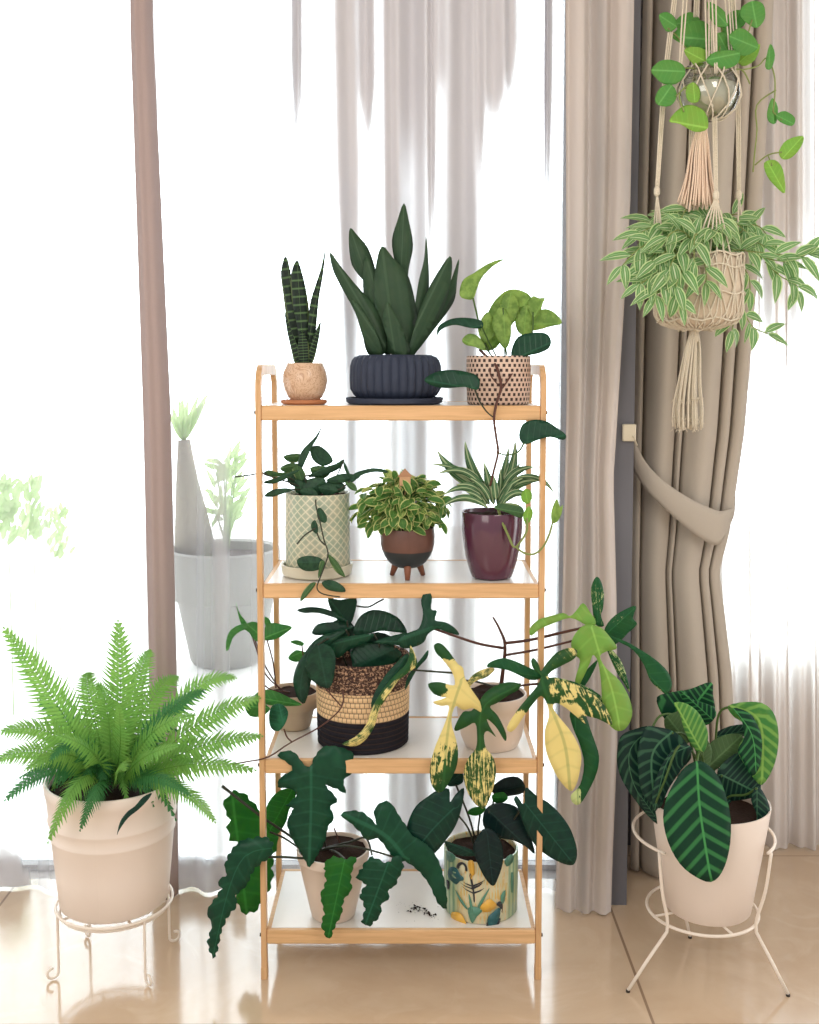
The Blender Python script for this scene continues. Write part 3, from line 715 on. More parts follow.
# ---------------------------------------------------------------- pothos in the dotted pot
Yc=2.475; t=root('golden_pothos',498,400,Yc,Z1+E,'golden pothos in a cream pot dotted with dark weave, its vine hanging over the shelf')
pot(t,'pot',M['woven'],498.5,Yc,32.5,356,31,Z1+E,prof=[(0,0),(.5,.8),(1,1)],wall=2.5,soild=3)
P=lambda o,Yd,m='pothos',**k: leaf(t,o,Yd,L[m],**k)
P([(504,259),(494,261),(484,266),(474,273),(464,279),(460,288),(460,296),(465,299),(473,299),(477,289),(481,279),(491,268),(500,262)],2.46,'pothos',base=(473,299),tip=(504,259))
P([(437,336),(438,327),(446,321),(456,318),(470,318),(482,321),(482,328),(470,328),(456,325),(446,327),(440,331)],2.44,'dark',base=(482,325),tip=(437,336))
P([(480,340),(485,325),(489,310),(497,298),(508,290),(520,290),(531,297),(528,310),(516,320),(507,332),(496,348),(486,350)],2.49,'pothos',base=(490,348),tip=(531,297))
P([(533,296),(527,304),(533,318),(540,312),(543,303),(545,298),(539,298)],2.48,'pothos')
P([(529,330),(530,318),(537,311),(546,309),(555,313),(562,323),(549,327),(538,330)],2.50,'pothos',base=(530,325),tip=(562,323))
P([(520,308),(515,322),(520,334),(531,334),(534,320),(530,306)],2.485,'pothos')
P([(462,340),(468,334),(476,335),(482,341),(486,351),(475,347),(466,345)],2.45,'pothos',base=(486,351),tip=(462,340))
P([(497,309),(492,325),(499,342),(506,349),(511,336),(510,318),(504,308)],2.455,'pothos',base=(503,308),tip=(506,349))
P([(482,318),(478,330),(484,343),(494,336),(494,320),(488,312)],2.47,'pothos')
P([(511,292),(519,303),(515,318),(505,322),(500,308),(503,296)],2.47,'pothos')
P([(511,360),(512,348),(518,337),(530,333),(545,333),(551,340),(549,348),(540,353),(527,356),(516,361)],2.425,'dark',base=(512,360),tip=(550,343))
P([(424,380),(436,372),(450,370),(463,371),(476,375),(480,383),(477,390),(465,387),(450,388),(436,387)],2.36,'dark',base=(477,389),tip=(424,380),name='leaf')
P([(519,436),(522,425),(532,420),(546,421),(556,427),(566,435),(563,440),(550,437),(538,440),(528,444),(522,443)],2.365,'dark',base=(524,443),tip=(566,435))
mb=MB()
for s,r in [([(473,298,2.46),(477,315,2.47),(482,335,2.475),(490,354,2.475)],.0016),([(481,325,2.44),(488,340,2.46),(496,356,2.47)],.0014),([(512,359,2.425),(507,362,2.43),(503,358,2.46)],.0014),
  ([(530,325,2.50),(522,340,2.48),(515,356,2.48)],.0013),([(503,308,2.455),(504,330,2.46),(505,356,2.465)],.0015),([(533,312,2.48),(532,335,2.48),(522,356,2.48)],.0012),
  ([(485,348,2.45),(492,356,2.46)],.0012),([(506,349,2.455),(507,356,2.46)],.0012)]: stem_into(mb,s,r)
mb.build('stem',M['stem'],t)
stem(t,[(480,350,2.475),(487,357,2.43),(495,364,2.405),(499,375,2.395),(501,388,2.385),(497,402,2.378),(494,418,2.375),(496,436,2.375),(498,452,2.38),(494,470,2.39),(490,486,2.40)],.0024,M['brownstem'],'vine',.0018)
stem(t,[(517,366,2.43),(510,377,2.40),(502,389,2.385)],.0016,M['brownstem'],'vine')
stem(t,[(490,368,2.405),(491,376,2.398),(499,386,2.39)],.0012,M['brownstem'],'vine')
stem(t,[(475,390,2.36),(480,402,2.365),(487,412,2.37),(493,417,2.374)],.0014,M['darkstem'],'vine')
stem(t,[(524,443,2.365),(518,452,2.37),(507,455,2.375),(498,453,2.38)],.0015,M['stem'],'vine')
# ---------------------------------------------------------------- second board: hoya
Yc=2.50; zb=Z2+E; t=root('trailing_hoya',317,580,Yc,zb,'trailing hoya in a tall pale green lattice patterned pot with a saucer')
x=at(317,575,Yc).x; k=mpp(570,Yc)
MB().lathe([(.0005,zb),(32*k,zb),(34.5*k,zb+.004),(36*k,zb+.026),(35*k,zb+.028),(33.5*k,zb+.026),(32*k,zb+.008),(.0005,zb+.007)],x,Yc,48).build('saucer',M['scalsaucer'],t,angle=.7)
pot(t,'pot',M['scallop'],317.5,Yc,32.5,492,31,zb+.0075,prof=[(0,0),(.03,.7),(.5,1),(1,1)],wall=2.5,soild=3)
P=lambda o,Yd,m='hoya',**k: leaf(t,o,Yd,L[m],**k)
P([(310,450),(313,446),(320,446),(328,452),(333,460),(330,464),(322,466),(313,460)],2.49,base=(322,466),tip=(311,447))
P([(322,426),(315,437),(304,448),(299,457),(298,466),(302,468),(306,460),(312,447),(318,437)],2.47,base=(300,467),tip=(322,426))
P([(283,457),(290,454),(300,454),(299,461),(291,463)],2.50,'hoyal'); P([(280,468),(290,463),(300,465),(296,472),(286,473)],2.49,'hoyal')
P([(263,473),(269,470),(276,472),(287,473),(276,477),(266,476)],2.44,'hoyal',base=(287,473))
P([(263,482),(275,478),(290,472),(300,470),(286,479),(272,484)],2.43,base=(300,470)); P([(264,496),(272,490),(285,488),(293,490),(282,494),(272,497)],2.43,base=(293,490))
P([(308,476),(322,468),(335,464),(344,459),(340,468),(328,474),(316,477)],2.46,base=(308,476)); P([(326,480),(340,474),(352,474),(360,477),(350,481),(336,484)],2.45,base=(326,480))
P([(350,480),(355,473),(372,468),(386,470),(387,473),(375,472),(362,475),(353,482)],2.44,base=(350,481),tip=(387,472))
P([(344,461),(350,474),(353,485),(348,476),(344,468)],2.45); P([(345,482),(354,483),(357,491),(350,489)],2.44,'hoyal')
P([(303,484),(312,478),(325,479),(324,490),(315,498),(305,494)],2.455); P([(287,478),(296,473),(308,480),(302,488),(291,485)],2.47)
P([(325,483),(338,480),(346,488),(335,493)],2.455); P([(310,468),(324,466),(330,474),(318,480)],2.48,'hoyal'); P([(292,470),(300,466),(306,476),(299,482)],2.465,'hoyal'); P([(318,487),(332,484),(338,491),(326,496)],2.45)
P([(295,480),(304,482),(306,494),(296,492)],2.46); P([(300,490),(312,488),(318,496),(306,499)],2.44)
# trailing stem
P([(317,510),(321,508),(327,517),(325,523),(318,519)],2.395,'hoya'); P([(311,524),(315,520),(318,527),(317,534),(312,530)],2.393)
P([(297,560),(305,556),(318,557),(325,563),(318,570),(306,571),(299,567)],2.385,'hoya',base=(325,562)); P([(328,554),(336,560),(342,569),(345,577),(336,572),(330,562)],2.385,'hoyal',base=(328,554))
P([(322,582),(332,580),(343,586),(345,592),(332,591),(325,588)],2.375,'hoya'); P([(300,600),(304,590),(311,583),(316,583),(311,591),(303,600)],2.372,'hoyal'); P([(320,562),(325,562),(322,572),(318,578)],2.38,'hoyal')
mb=MB()
for s in [[(316,497,2.44),(316,506,2.405),(320,522,2.395),(324,540,2.39),(328,553,2.385),(325,565,2.38),(320,578,2.375),(317,588,2.372),(323,594,2.372),(340,597,2.37)],[(317,533,2.393),(320,540,2.393),(325,545,2.39)],[(297,544,2.40),(305,535,2.396),(316,528,2.393)],
 [(302,488,2.47),(299,468,2.47)],[(318,490,2.48),(322,466,2.49)],[(234,477,2.42),(250,475,2.42),(265,473,2.44),(290,478,2.46),(305,490,2.48)],[(305,488,2.47),(285,481,2.44),(264,474,2.42),(262,470,2.42)],[(306,490,2.46),(292,489,2.44)],[(325,492,2.46),(340,489,2.45),(350,481,2.44)],[(308,488,2.47),(305,477,2.45),(310,475,2.45)],[(330,492,2.46),(344,460,2.45)]]: stem_into(mb,s,.0013)
mb.build('stem',M['darkstem'],t)
# ---------------------------------------------------------------- tripod pot with small fittonia-like leaves
Yc=2.47; zb=Z2+E; t=root('footed_pot_plant',407,578,Yc,zb,'small variegated bushy plant in a brown and black pot on three stubby legs')
zl=zof(566,Yc)
pot(t,'pot',M['tripot'],407.5,Yc,27,527,5,zl-.003,prof=[(0,0),(.02,.25),(.07,.45),(.16,.64),(.3,.82),(.45,.94),(.6,1.0),(.8,1.01),(1,1)],wall=2.5,soild=3)
x=at(407.5,560,Yc).x
for a in (-PI/2,PI/6,5*PI/6):
    d=Vector((math.cos(a),math.sin(a),0)); c=Vector((x,Yc,0))
    MB().tube([c+d*.026+Vector((0,0,zl+.012)),c+d*.034+Vector((0,0,zl-.004)),c+d*.042+Vector((0,0,zb))],[.0095,.008,.0055],12).build('leg',M['legwood'],t)
rng=random.Random(3); mb=MB(); mc=MB()
cx0,cz0=at(403,505,Yc).x,zof(508,Yc)
for i in range(430):
    th=rng.uniform(0,2*PI); ph=rng.uniform(-.75,1.5)
    R=Vector((.102*math.cos(ph)*math.cos(th),.078*math.cos(ph)*math.sin(th),.07*math.sin(ph)))*rng.uniform(.5,1.08)
    p=Vector((cx0,Yc,cz0))+R
    if p.z<zof(527,Yc)+.004 and (Vector((p.x-x,p.y-Yc,0)).length<.062): continue
    T=(R.normalized()*.8+Vector((rng.uniform(-.7,.7),rng.uniform(-.7,.7),rng.uniform(-.9,.3)))).normalized()
    N=(Vector((0,-.6,.8))+R.normalized()*.8+Vector((rng.uniform(-.5,.5),rng.uniform(-.5,.5),0)))
    leaf3(mb,p-T*.01,T,N,rng.uniform(.024,.044),rng.uniform(.014,.024),'oval',rng.uniform(.3,1.1),.35,tone=rng.uniform(-.15,.15))
    if i%3==0: mc.tube([Vector((x+R.x*.2,Yc+R.y*.2,zof(530,Yc))),p*.6+Vector((x,Yc,cz0))*.4+Vector((0,0,.01)),p-T*.01],.0011,5)
mb.build('foliage',L['fitt'],t); mc.build('stem',M['stem'],t)
hp=thing('wooden_house_pick',at(405,486,2.44),'tiny wooden house pick standing in the small bushy plant','plant pick'); Yh=2.44
a=at(399.5,489,Yh); b=at(410.5,476,Yh); hm=MB().box((a.x,Yh-.006,a.z),(b.x,Yh+.006,b.z)); hm.box((a.x+.007,Yh-.0075,a.z+.004),(a.x+.011,Yh-.0055,a.z+.012))
cxh=(a.x+b.x)/2; hm.tube([(cxh,Yh,a.z),(cxh,Yh,a.z-.07)],.0015,6)
hm.build('house_body',M['housewood'],hp,smooth=False)
zt=b.z; q=.0165; rf=MB().add([(cxh-q,Yh-.008,zt-.001),(cxh+q,Yh-.008,zt-.001),(cxh,Yh-.008,zt+.017),(cxh-q,Yh+.008,zt-.001),(cxh+q,Yh+.008,zt-.001),(cxh,Yh+.008,zt+.017)],[(0,1,2),(5,4,3),(0,3,4,1),(1,4,5,2),(2,5,3,0)])
rf.build('house_roof',M['housewood2'],hp,smooth=False)
# ---------------------------------------------------------------- purple pot
Yc=2.465; zb=Z2+E; t=root('striped_spider_plant',492,580,Yc,zb,'green and white striped leafy plant in a glossy plum pot')
pot(t,'pot',M['purple'],492,Yc,31,511,18.5,zb,prof=[(0,0),(.02,.12),(.1,.3),(.3,.6),(.5,.8),(.75,.95),(1,1)],wall=3,soild=4)
mb=MB()
def sp(base,tip,w,Yd,bow=0,m='spider'): bleaf(t,base,tip,w,Yd,L[m],bow,thick=.0008,fold=.5)
for a in [((482,487),(437,450),12,2.47,-.10),((485,492),(431,464),8,2.45,.12),((489,495),(465,441),11,2.48,-.08),((484,490),(437,474),9,2.44,.22),((487,505),(442,496),8,2.42,.28),((488,508),(441,508),8,2.40,.22),
 ((495,500),(515,440),11,2.47,.1),((500,495),(509,447),8,2.49,0),((503,490),(535,467),9,2.46,-.18),((503,497),(541,481),12,2.44,-.16),((515,478),(555,495),6,2.43,-.2),((490,505),(473,470),9,2.45,-.05),((497,505),(500,468),8,2.47,.05),
 ((500,507),(523,478),9,2.43,-.15),((486,500),(456,485),9,2.42,.2),((494,505),(484,462),10,2.44,0),((498,508),(512,484),7,2.42,0),((490,500),(470,478),8,2.41,.1),((496,500),(493,474),8,2.40,0),((502,505),(534,500),8,2.41,-.3),((498,498),(520,462),9,2.485,.05),((482,500),(466,492),7,2.40,.1)]: sp(*a)
leaf(t,[(494,508),(502,503),(517,504),(524,510),(521,518),(508,513)],2.395,L['hoyal'],base=(494,508))
leaf(t,[(521,495),(525,489),(531,491),(532,498),(528,504),(522,501)],2.39,L['hangl']); leaf(t,[(524,512),(529,506),(533,512),(531,520),(526,524),(523,518)],2.385,L['hangl'])
leaf(t,[(552,523),(551,513),(554,503),(557,499),(560,507),(563,505),(561,515),(557,522)],2.37,L['pothos'],base=(552,523),tip=(557,499))
mb=MB()
for s in [[(497,507,2.42),(502,522,2.40),(507,533,2.385),(514,547,2.375),(521,541,2.375),(527,530,2.38),(527,518,2.385)],[(516,547,2.375),(524,553,2.37),(534,554,2.368),(543,547,2.366),(549,535,2.366),(553,521,2.37)],[(499,510,2.43),(504,525,2.40),(513,546,2.378)]]: stem_into(mb,s,.0018)
mb.build('vine',M['vinestem'],t)
# ---------------------------------------------------------------- third board: arrowhead plant at the back left
Yc=2.615; zb=Z3+E; t=root('arrowhead_plant',293,737,Yc,zb,'small arrowhead plant in a beige clay pot behind the striped basket')
pot(t,'pot',M['beigepot'],293,Yc,27,690,17,zb,prof=[(0,0),(.3,.25),(.58,.5),(.585,.92),(.8,.95),(1,1)],wall=3,soild=3)
P=lambda o,Yd,m='syng',**k: leaf(t,o,Yd,L[m],**k)
P([(226,650),(227,637),(233,628),(246,623),(253,627),(241,631),(233,638),(229,649)],2.57,base=(252,627),tip=(226,650)); P([(236,602),(239,612),(247,623),(253,633),(244,629),(239,618)],2.58,base=(252,632),tip=(236,602))
P([(247,624),(256,622),(266,630),(266,640),(256,641),(250,634)],2.57); P([(264,640),(264,629),(270,623),(281,624),(292,627),(286,633),(276,639)],2.57,base=(264,638),tip=(292,627)); P([(264,617),(270,620),(273,632),(266,627)],2.58)
P([(290,642),(297,640),(304,643),(301,646)],2.6); P([(288,658),(296,650),(306,652),(313,647),(304,658),(296,662)],2.6); P([(254,697),(262,690),(275,691),(290,698),(302,705),(282,706),(264,704)],2.5,base=(302,705)); P([(245,706),(255,700),(270,708),(262,716),(250,716)],2.5)
P([(269,716),(272,706),(281,704),(288,711),(286,722),(279,731),(271,728)],2.42,'syngd',base=(284,728),tip=(279,704))
mb=MB()
for s in [[(250,628,2.575),(256,648,2.58),(266,675,2.6),(285,692,2.61)],[(253,632,2.58),(262,660,2.59),(280,690,2.61)],[(267,640,2.57),(273,662,2.58),(276,688,2.6)],[(302,646,2.6),(304,670,2.6),(300,692,2.61)],[(262,683,2.56),(272,690,2.58),(290,692,2.6)],[(284,729,2.42),(287,737,2.42),(292,742,2.42)],[(226,765,2.38),(245,762,2.38),(268,757,2.385),(290,743,2.41),(318,728,2.40),(336,714,2.395),(343,703,2.40),(343,690,2.41)],[(325,688,2.40),(333,697,2.40),(341,706,2.40)]]: stem_into(mb,s,.0013)
mb.build('stem',M['brownstem'],t)
# ---------------------------------------------------------------- basket
Yc=2.52; zb=Z3+E; t=root('basket_plant',363,757,Yc,zb,'dark glossy philodendron in a brown, tan and black woven rope basket')
k=mpp(700,Yc); rows=17; zr=zof(654,Yc); prof=[(.0005,zb)]; rb=45.5*k; rt=47.5*k
for i in range(rows):
    z0=zb+(zr-zb)*i/rows; z1_=zb+(zr-zb)*(i+1)/rows; R0=rb+(rt-rb)*(i/rows)
    prof+=[(R0-.0038,z0),(R0,z0+(z1_-z0)*.3),(R0,z0+(z1_-z0)*.7)]
prof+=[(rt-.003,zr),(rt-.008,zr-.002),(rt-.01,zr-.01),(rt-.012,zr-.045),(.0005,zr-.045)]
mbk=MB().lathe(prof,at(363,700,Yc).x,Yc,64)
mbk.uv=[(u,min(1,(v.z-zb)/(zr-zb))) for (u,_),v in zip(mbk.uv,mbk.v)]
mbk.build('basket',M['basket'],t)
mbs=MB().lathe([(.0005,zr-.03),(rt-.014,zr-.032)],at(363,700,Yc).x,Yc,24).build('soil',M['soil'],t)
P=lambda o,Yd,m='philo',**k: leaf(t,o,Yd,L[m],thick=.0007,**k)
P([(328,598),(340,600),(356,598),(355,612),(350,624),(340,622),(332,612)],2.50,'dark',base=(350,626)); P([(297,610),(308,607),(322,608),(336,613),(347,621),(335,618),(318,613),(304,613)],2.46,base=(347,621),tip=(297,610))
P([(312,632),(318,624),(332,622),(345,623),(353,628),(340,633),(325,635),(315,635)],2.47,base=(353,628)); P([(353,634),(358,619),(368,611),(380,610),(394,615),(402,622),(407,633),(395,632),(380,631),(368,634)],2.47,base=(354,634),tip=(407,633))
P([(295,690),(293,680),(297,665),(304,654),(313,642),(326,634),(346,630),(336,640),(321,652),(315,665),(311,682),(305,703),(298,699)],2.42,base=(346,630),tip=(302,702),mid=[(346,631),(315,650),(302,675),(301,700)])
P([(306,672),(307,656),(315,646),(327,644),(335,654),(335,670),(331,686),(325,688),(315,683)],2.395,base=(318,645),tip=(327,688))
P([(316,648),(332,639),(350,636),(374,634),(366,643),(350,649),(338,658),(330,652)],2.43,'dark',base=(374,634)); P([(352,662),(351,648),(368,643),(392,646),(402,655),(390,666),(368,674),(355,672)],2.45,base=(395,648),tip=(355,668))
P([(374,642),(395,635),(410,633),(420,641),(412,646),(395,645)],2.43,'dark'); P([(330,625),(345,618),(356,630),(352,640),(338,640)],2.5); P([(340,632),(355,628),(365,636),(358,650),(345,650)],2.49)
P([(360,640),(378,632),(395,640),(388,652),(370,652)],2.52)
mb=MB()
for s in [[(350,626,2.50),(352,645,2.51),(356,680,2.52)],[(346,630,2.42),(352,645,2.46),(356,680,2.51)],[(354,634,2.47),(352,650,2.49),(358,680,2.52)],[(318,645,2.395),(335,640,2.44),(352,680,2.5)],[(395,648,2.45),(385,660,2.48),(370,680,2.52)],[(357,606,2.48),(368,607,2.46),(378,602,2.45),(384,599,2.45)],[(347,621,2.46),(350,640,2.5)],[(374,634,2.43),(380,650,2.46),(375,680,2.5)]]: stem_into(mb,s,.0016)
mb.build('stem',M['darkstem'],t)
# ---------------------------------------------------------------- cream variegated philodendron
Yc=2.49; zb=Z3+E; t=root('variegated_philodendron',492,755,Yc,zb,'cream and green variegated philodendron in a wide white bowl, leaves spilling past the shelf')
pot(t,'pot',M['creampot'],491.5,Yc,35.5,692,27,zb,prof=[(0,0),(.2,.45),(.45,.72),(.68,.86),(.76,.88),(.78,1.02),(1,1)],wall=3,soild=2.5,soilmat=M['soil'])
stem(t,[(500,694,2.50),(503,670,2.49),(505,645,2.485),(500,630,2.49),(493,617,2.495)],.0038,M['brownstem'],'main_stem',.0015)
def st_(*pts,r=.0022,m='brownstem'): stem(t,list(pts),r,M[m],'petiole',r*.8)
st_((506,643,2.485),(530,640,2.46),(560,633,2.42),(586,627,2.39),r=.0026); st_((506,655,2.485),(535,650,2.45),(572,641,2.40),r=.0022)
st_((503,648,2.485),(480,644,2.45),(455,636,2.41),(432,628,2.38),r=.0024); st_((460,680,2.40),(478,682,2.42),(498,688,2.46),r=.0018,m='darkstem'); st_((538,684,2.37),(525,685,2.40),(508,688,2.45),r=.002,m='brownstem')
st_((456,673,2.40),(440,672,2.39),(413,670,2.38),r=.0018,m='darkstem'); st_((520,684,2.37),(515,687,2.42),(505,690,2.46),r=.0018)
P=lambda o,Yd,m='flor',**k: leaf(t,o,Yd,L[m],thick=.0007,**k)
J=(463,684)
P([(434,645),(440,643),(447,649),(453,657),(458,664),(463,668),(465,678),(472,690),(480,702),(481,712),(473,708),(463,710),(456,706),(452,715),(452,726),(455,736),(458,750),(457,765),(452,777),(444,790),(437,792),(431,783),(430,768),(434,750),(440,735),(446,720),(449,706),(441,706),(433,702),(445,698),(452,690),(446,697),(434,694),(428,684),(440,682),(450,685),(455,684),(452,672),(443,660),(436,653)],
  2.345,mid=[(462,680),(455,700),(448,730),(443,790)],tone=lambda x,y,u,v:(min(.5,max(-.6,(y-657)/12.)) if y<675 else (-.5 if x<446 and 680<y<697 else (.42 if y<735 else max(.02,.42-(y-735)/45.)+(.10 if v>0 else -.08)))),fold=.1,wav=.03)
P([(520,684),(508,682),(495,686),(485,693),(478,703),(471,711),(463,712),(455,726),(456,731),(466,727),(475,723),(477,735),(476,748),(469,757),(464,770),(465,785),(472,800),(483,809),(489,800),(494,785),(496,770),(493,757),(486,748),(484,735),(488,731),(496,737),(490,727),(487,719),(496,727),(505,741),(506,733),(498,716),(490,707),(497,703),(509,695),(518,690)],
  2.35,'flor',mid=[(518,686),(484,706),(480,740),(482,808)],tone=lambda x,y,u,v:(-.6 if y<738 else min(.1,-.6+(y-738)/14.)),fold=.15,wav=.03)
P([(541,676),(534,670),(531,661),(534,658),(539,665),(541,671),(546,664),(556,653),(568,648),(577,650),(575,658),(563,665),(552,671),(548,677),(562,680),(582,687),(600,700),(608,712),(612,725),(598,719),(583,716),(586,724),(578,718),(566,708),(556,703),(553,708),(560,718),(572,733),(581,752),(580,770),(576,785),(570,791),(558,778),(549,760),(545,745),(545,730),(549,716),(547,704),(541,696),(533,704),(524,716),(516,728),(510,732),(507,727),(516,712),(528,697),(537,686)],
  2.33,'flor',mid=[(541,678),(550,705),(565,745),(570,790)],tone=lambda x,y,u,v:(.5 if (y>705 and 543<x<583) and not (x>575 and y<722) else (.3 if x<530 and y>712 else (.1 if x>546 and y>676 else (.04 if x>546 else -.25+max(0,(y-690)/80.))))),fold=.12,wav=.03)
P([(541,678),(530,680),(510,671),(495,668),(487,667),(490,662),(503,658),(515,661),(528,667),(540,673)],2.36,'florg',base=(541,677),tip=(487,667),tone=lambda x,y,u,v:-.3)
P([(466,684),(474,674),(487,668),(495,669),(487,677),(476,681),(468,688)],2.37,'flor',base=(466,684),tone=lambda x,y,u,v:.12)
P([(570,712),(584,713),(590,728),(595,742),(599,756),(597,772),(589,790),(580,804),(573,803),(571,795),(580,785),(584,765),(580,745),(573,728)],2.36,'florg',base=(575,712),tip=(578,804),tone=lambda x,y,u,v:(.35 if y>785 and x<582 else -.3))
st_((541,678,2.34),(556,692,2.36),(574,712,2.37),r=.0018,m='stem')
# bright leaves at the right
P([(584,624),(570,618),(552,624),(540,629),(531,636),(530,628),(538,620),(550,616),(563,613),(570,616),(576,611),(583,603),(590,612),(596,622),(592,628)],2.37,'florl',base=(590,624),tip=(531,636),tone=lambda x,y,u,v:-.2)
P([(595,624),(592,604),(591,588),(596,577),(601,581),(604,594),(603,608),(601,616),(604,626)],2.385,'florg',base=(598,626),tip=(596,577),tone=lambda x,y,u,v:.08)
P([(604,632),(611,619),(624,610),(636,606),(633,618),(637,624),(628,633),(620,641),(610,646)],2.39,'florg',base=(604,636),tip=(636,607),tone=lambda x,y,u,v:.02)
P([(575,634),(585,625),(600,627),(610,637),(617,648),(608,651),(600,656),(606,668),(620,681),(630,700),(632,716),(625,729),(615,730),(605,718),(602,700),(601,682),(598,662),(593,655),(590,663),(583,678),(577,688),(575,680),(580,661),(575,655),(571,645)],2.35,'florl',mid=[(592,628),(600,655),(612,690),(620,728)],tone=lambda x,y,u,v:-.25,wav=.03)
P([(610,636),(625,641),(641,650),(656,660),(668,672),(672,685),(667,694),(660,690),(650,680),(644,665),(633,650),(619,642)],2.36,'florg',base=(610,636),tip=(667,694),tone=lambda x,y,u,v:(.25 if v*1>.1 else -.1))
P([(606,646),(617,655),(625,670),(630,692),(623,682),(614,667)],2.40,'florg',base=(606,646),tone=lambda x,y,u,v:.15); P([(597,660),(595,668),(588,681),(580,692),(575,689),(583,674)],2.38,'florg',base=(597,660),tone=lambda x,y,u,v:-.2)
P([(548,678),(575,682),(600,695),(611,715),(590,708),(566,698)],2.36,'florg',base=(548,678),tone=lambda x,y,u,v:.12)
# dark lobed leaf reaching over the basket
P([(398,640),(410,632),(419,628),(423,614),(421,600),(427,589),(432,597),(431,609),(437,611),(435,620),(445,622),(455,628),(459,635),(447,632),(437,629),(428,634),(424,642),(414,647),(402,648)],2.37,'dark',base=(432,628),tip=(398,640))
P([(408,653),(396,663),(384,677),(374,694),(371,706),(375,709),(386,691),(397,677),(406,667)],2.375,'dark',base=(410,652),tip=(372,708))
P([(410,645),(415,654),(417,665),(408,673),(398,681),(388,696),(379,710),(375,725),(367,738),(356,746),(342,744),(355,737),(366,725),(371,711),(379,695),(391,679),(405,665),(409,655)],2.355,'flor',mid=[(412,648),(413,668),(385,695),(370,728),(345,744)],tone=lambda x,y,u,v:(.22-.5*abs(v)-.0*u if y<705 else .12))
P([(413,668),(420,660),(428,650),(427,658),(418,668),(411,680),(405,690),(407,678)],2.38,'dark',base=(413,668))
# ---------------------------------------------------------------- bottom board: toothed philodendron
Yc=2.465; zb=Z4+E; t=root('toothed_philodendron',333,925,Yc,zb,'deep green toothed philodendron in a small tapered white pot on the lowest board')
pot(t,'pot',M['creampot'],333,Yc,37,847,22,zb,prof=[(0,0),(.5,.5),(.86,.86),(.87,.93),(1,1)],wall=3,soild=3)
P=lambda o,Yd,m='mayoi',**k: leaf(t,o,Yd,L[m],thick=.0007,**k)
P([(228,795),(240,792),(252,803),(262,815),(274,830),(277,845),(272,855),(272,875),(268,890),(260,905),(247,914),(240,905),(237,893),(246,885),(241,874),(250,860),(243,846),(231,840),(228,828),(231,820),(225,808)],2.50,'mayoil',base=(232,793),tip=(247,914),fold=.15,sm=2,teeth=(4,13))
P([(266,808),(276,793),(290,788),(296,795),(289,810),(286,822),(276,835),(266,826)],2.48,'mayoil',base=(292,790),tip=(270,830))
P([(277,755),(286,751),(295,753),(303,764),(310,767),(314,758),(322,748),(332,746),(345,749),(354,755),(349,767),(352,773),(343,780),(346,793),(337,789),(325,785),(334,795),(337,802),(330,806),(334,818),(328,826),(325,840),(317,855),(310,867),(306,862),(300,850),(292,838),(287,822),(294,808),(286,806),(297,795),(290,788),(278,787),(281,777),(293,770),(287,762)],2.375,mid=[(311,768),(311,810),(309,866)],fold=.18,sm=2,teeth=(1.2,9))
P([(272,842),(262,837),(250,839),(240,842),(229,855),(225,868),(228,874),(218,882),(222,889),(211,905),(208,914),(213,925),(208,942),(214,958),(218,945),(221,930),(229,914),(237,905),(235,895),(246,885),(253,870),(262,862),(271,855)],2.35,mid=[(272,848),(245,856),(228,892),(213,956)],fold=.2,sm=2,teeth=(2.6,9))
P([(340,815),(350,811),(362,812),(372,820),(377,825),(374,812),(379,804),(386,801),(393,806),(399,816),(406,826),(411,835),(421,841),(432,850),(440,865),(445,885),(447,908),(438,903),(430,885),(418,870),(405,861),(396,862),(388,850),(378,838),(368,840),(360,832),(350,822)],2.36,'mayoi',mid=[(403,856),(385,835),(345,815)],fold=.15,sm=2,teeth=(1.2,10))
P([(362,868),(372,857),(386,864),(398,855),(403,866),(398,877),(394,886),(388,889),(388,899),(381,903),(380,914),(370,925),(362,922),(366,908),(360,895),(367,884),(357,878)],2.35,'mayoi',base=(390,858),tip=(365,925),sm=2,teeth=(2.6,9))
P([(324,866),(333,857),(345,860),(356,857),(352,868),(350,880),(351,890),(343,899),(341,914),(335,924),(329,939),(322,925),(325,912),(321,895),(327,881)],2.345,'mayoil',base=(345,858),tip=(328,938),fold=.2,sm=2,teeth=(2.6,9))
def st_(*pts,r=.002,m='darkstem'): stem(t,list(pts),r,M[m],'petiole',r*.8)
st_((222,786,2.44),(240,800,2.44),(262,817,2.43),(290,836,2.44),(306,850,2.45),r=.0026); st_((270,832,2.47),(284,838,2.46),(302,850,2.455)); st_((268,857,2.36),(285,857,2.38),(305,858,2.40),(312,852,2.44),r=.0022)
st_((312,769,2.385),(318,800,2.42),(326,850,2.46)); st_((318,850,2.46),(345,846,2.41),(370,850,2.375),(396,858,2.36)); st_((325,848,2.46),(350,842,2.43),(366,838,2.40),(372,855,2.36)); st_((345,860,2.35),(338,853,2.40),(330,850,2.45)); st_((334,828,2.45),(338,838,2.45),(341,848,2.455),r=.0012,m='brownstem')
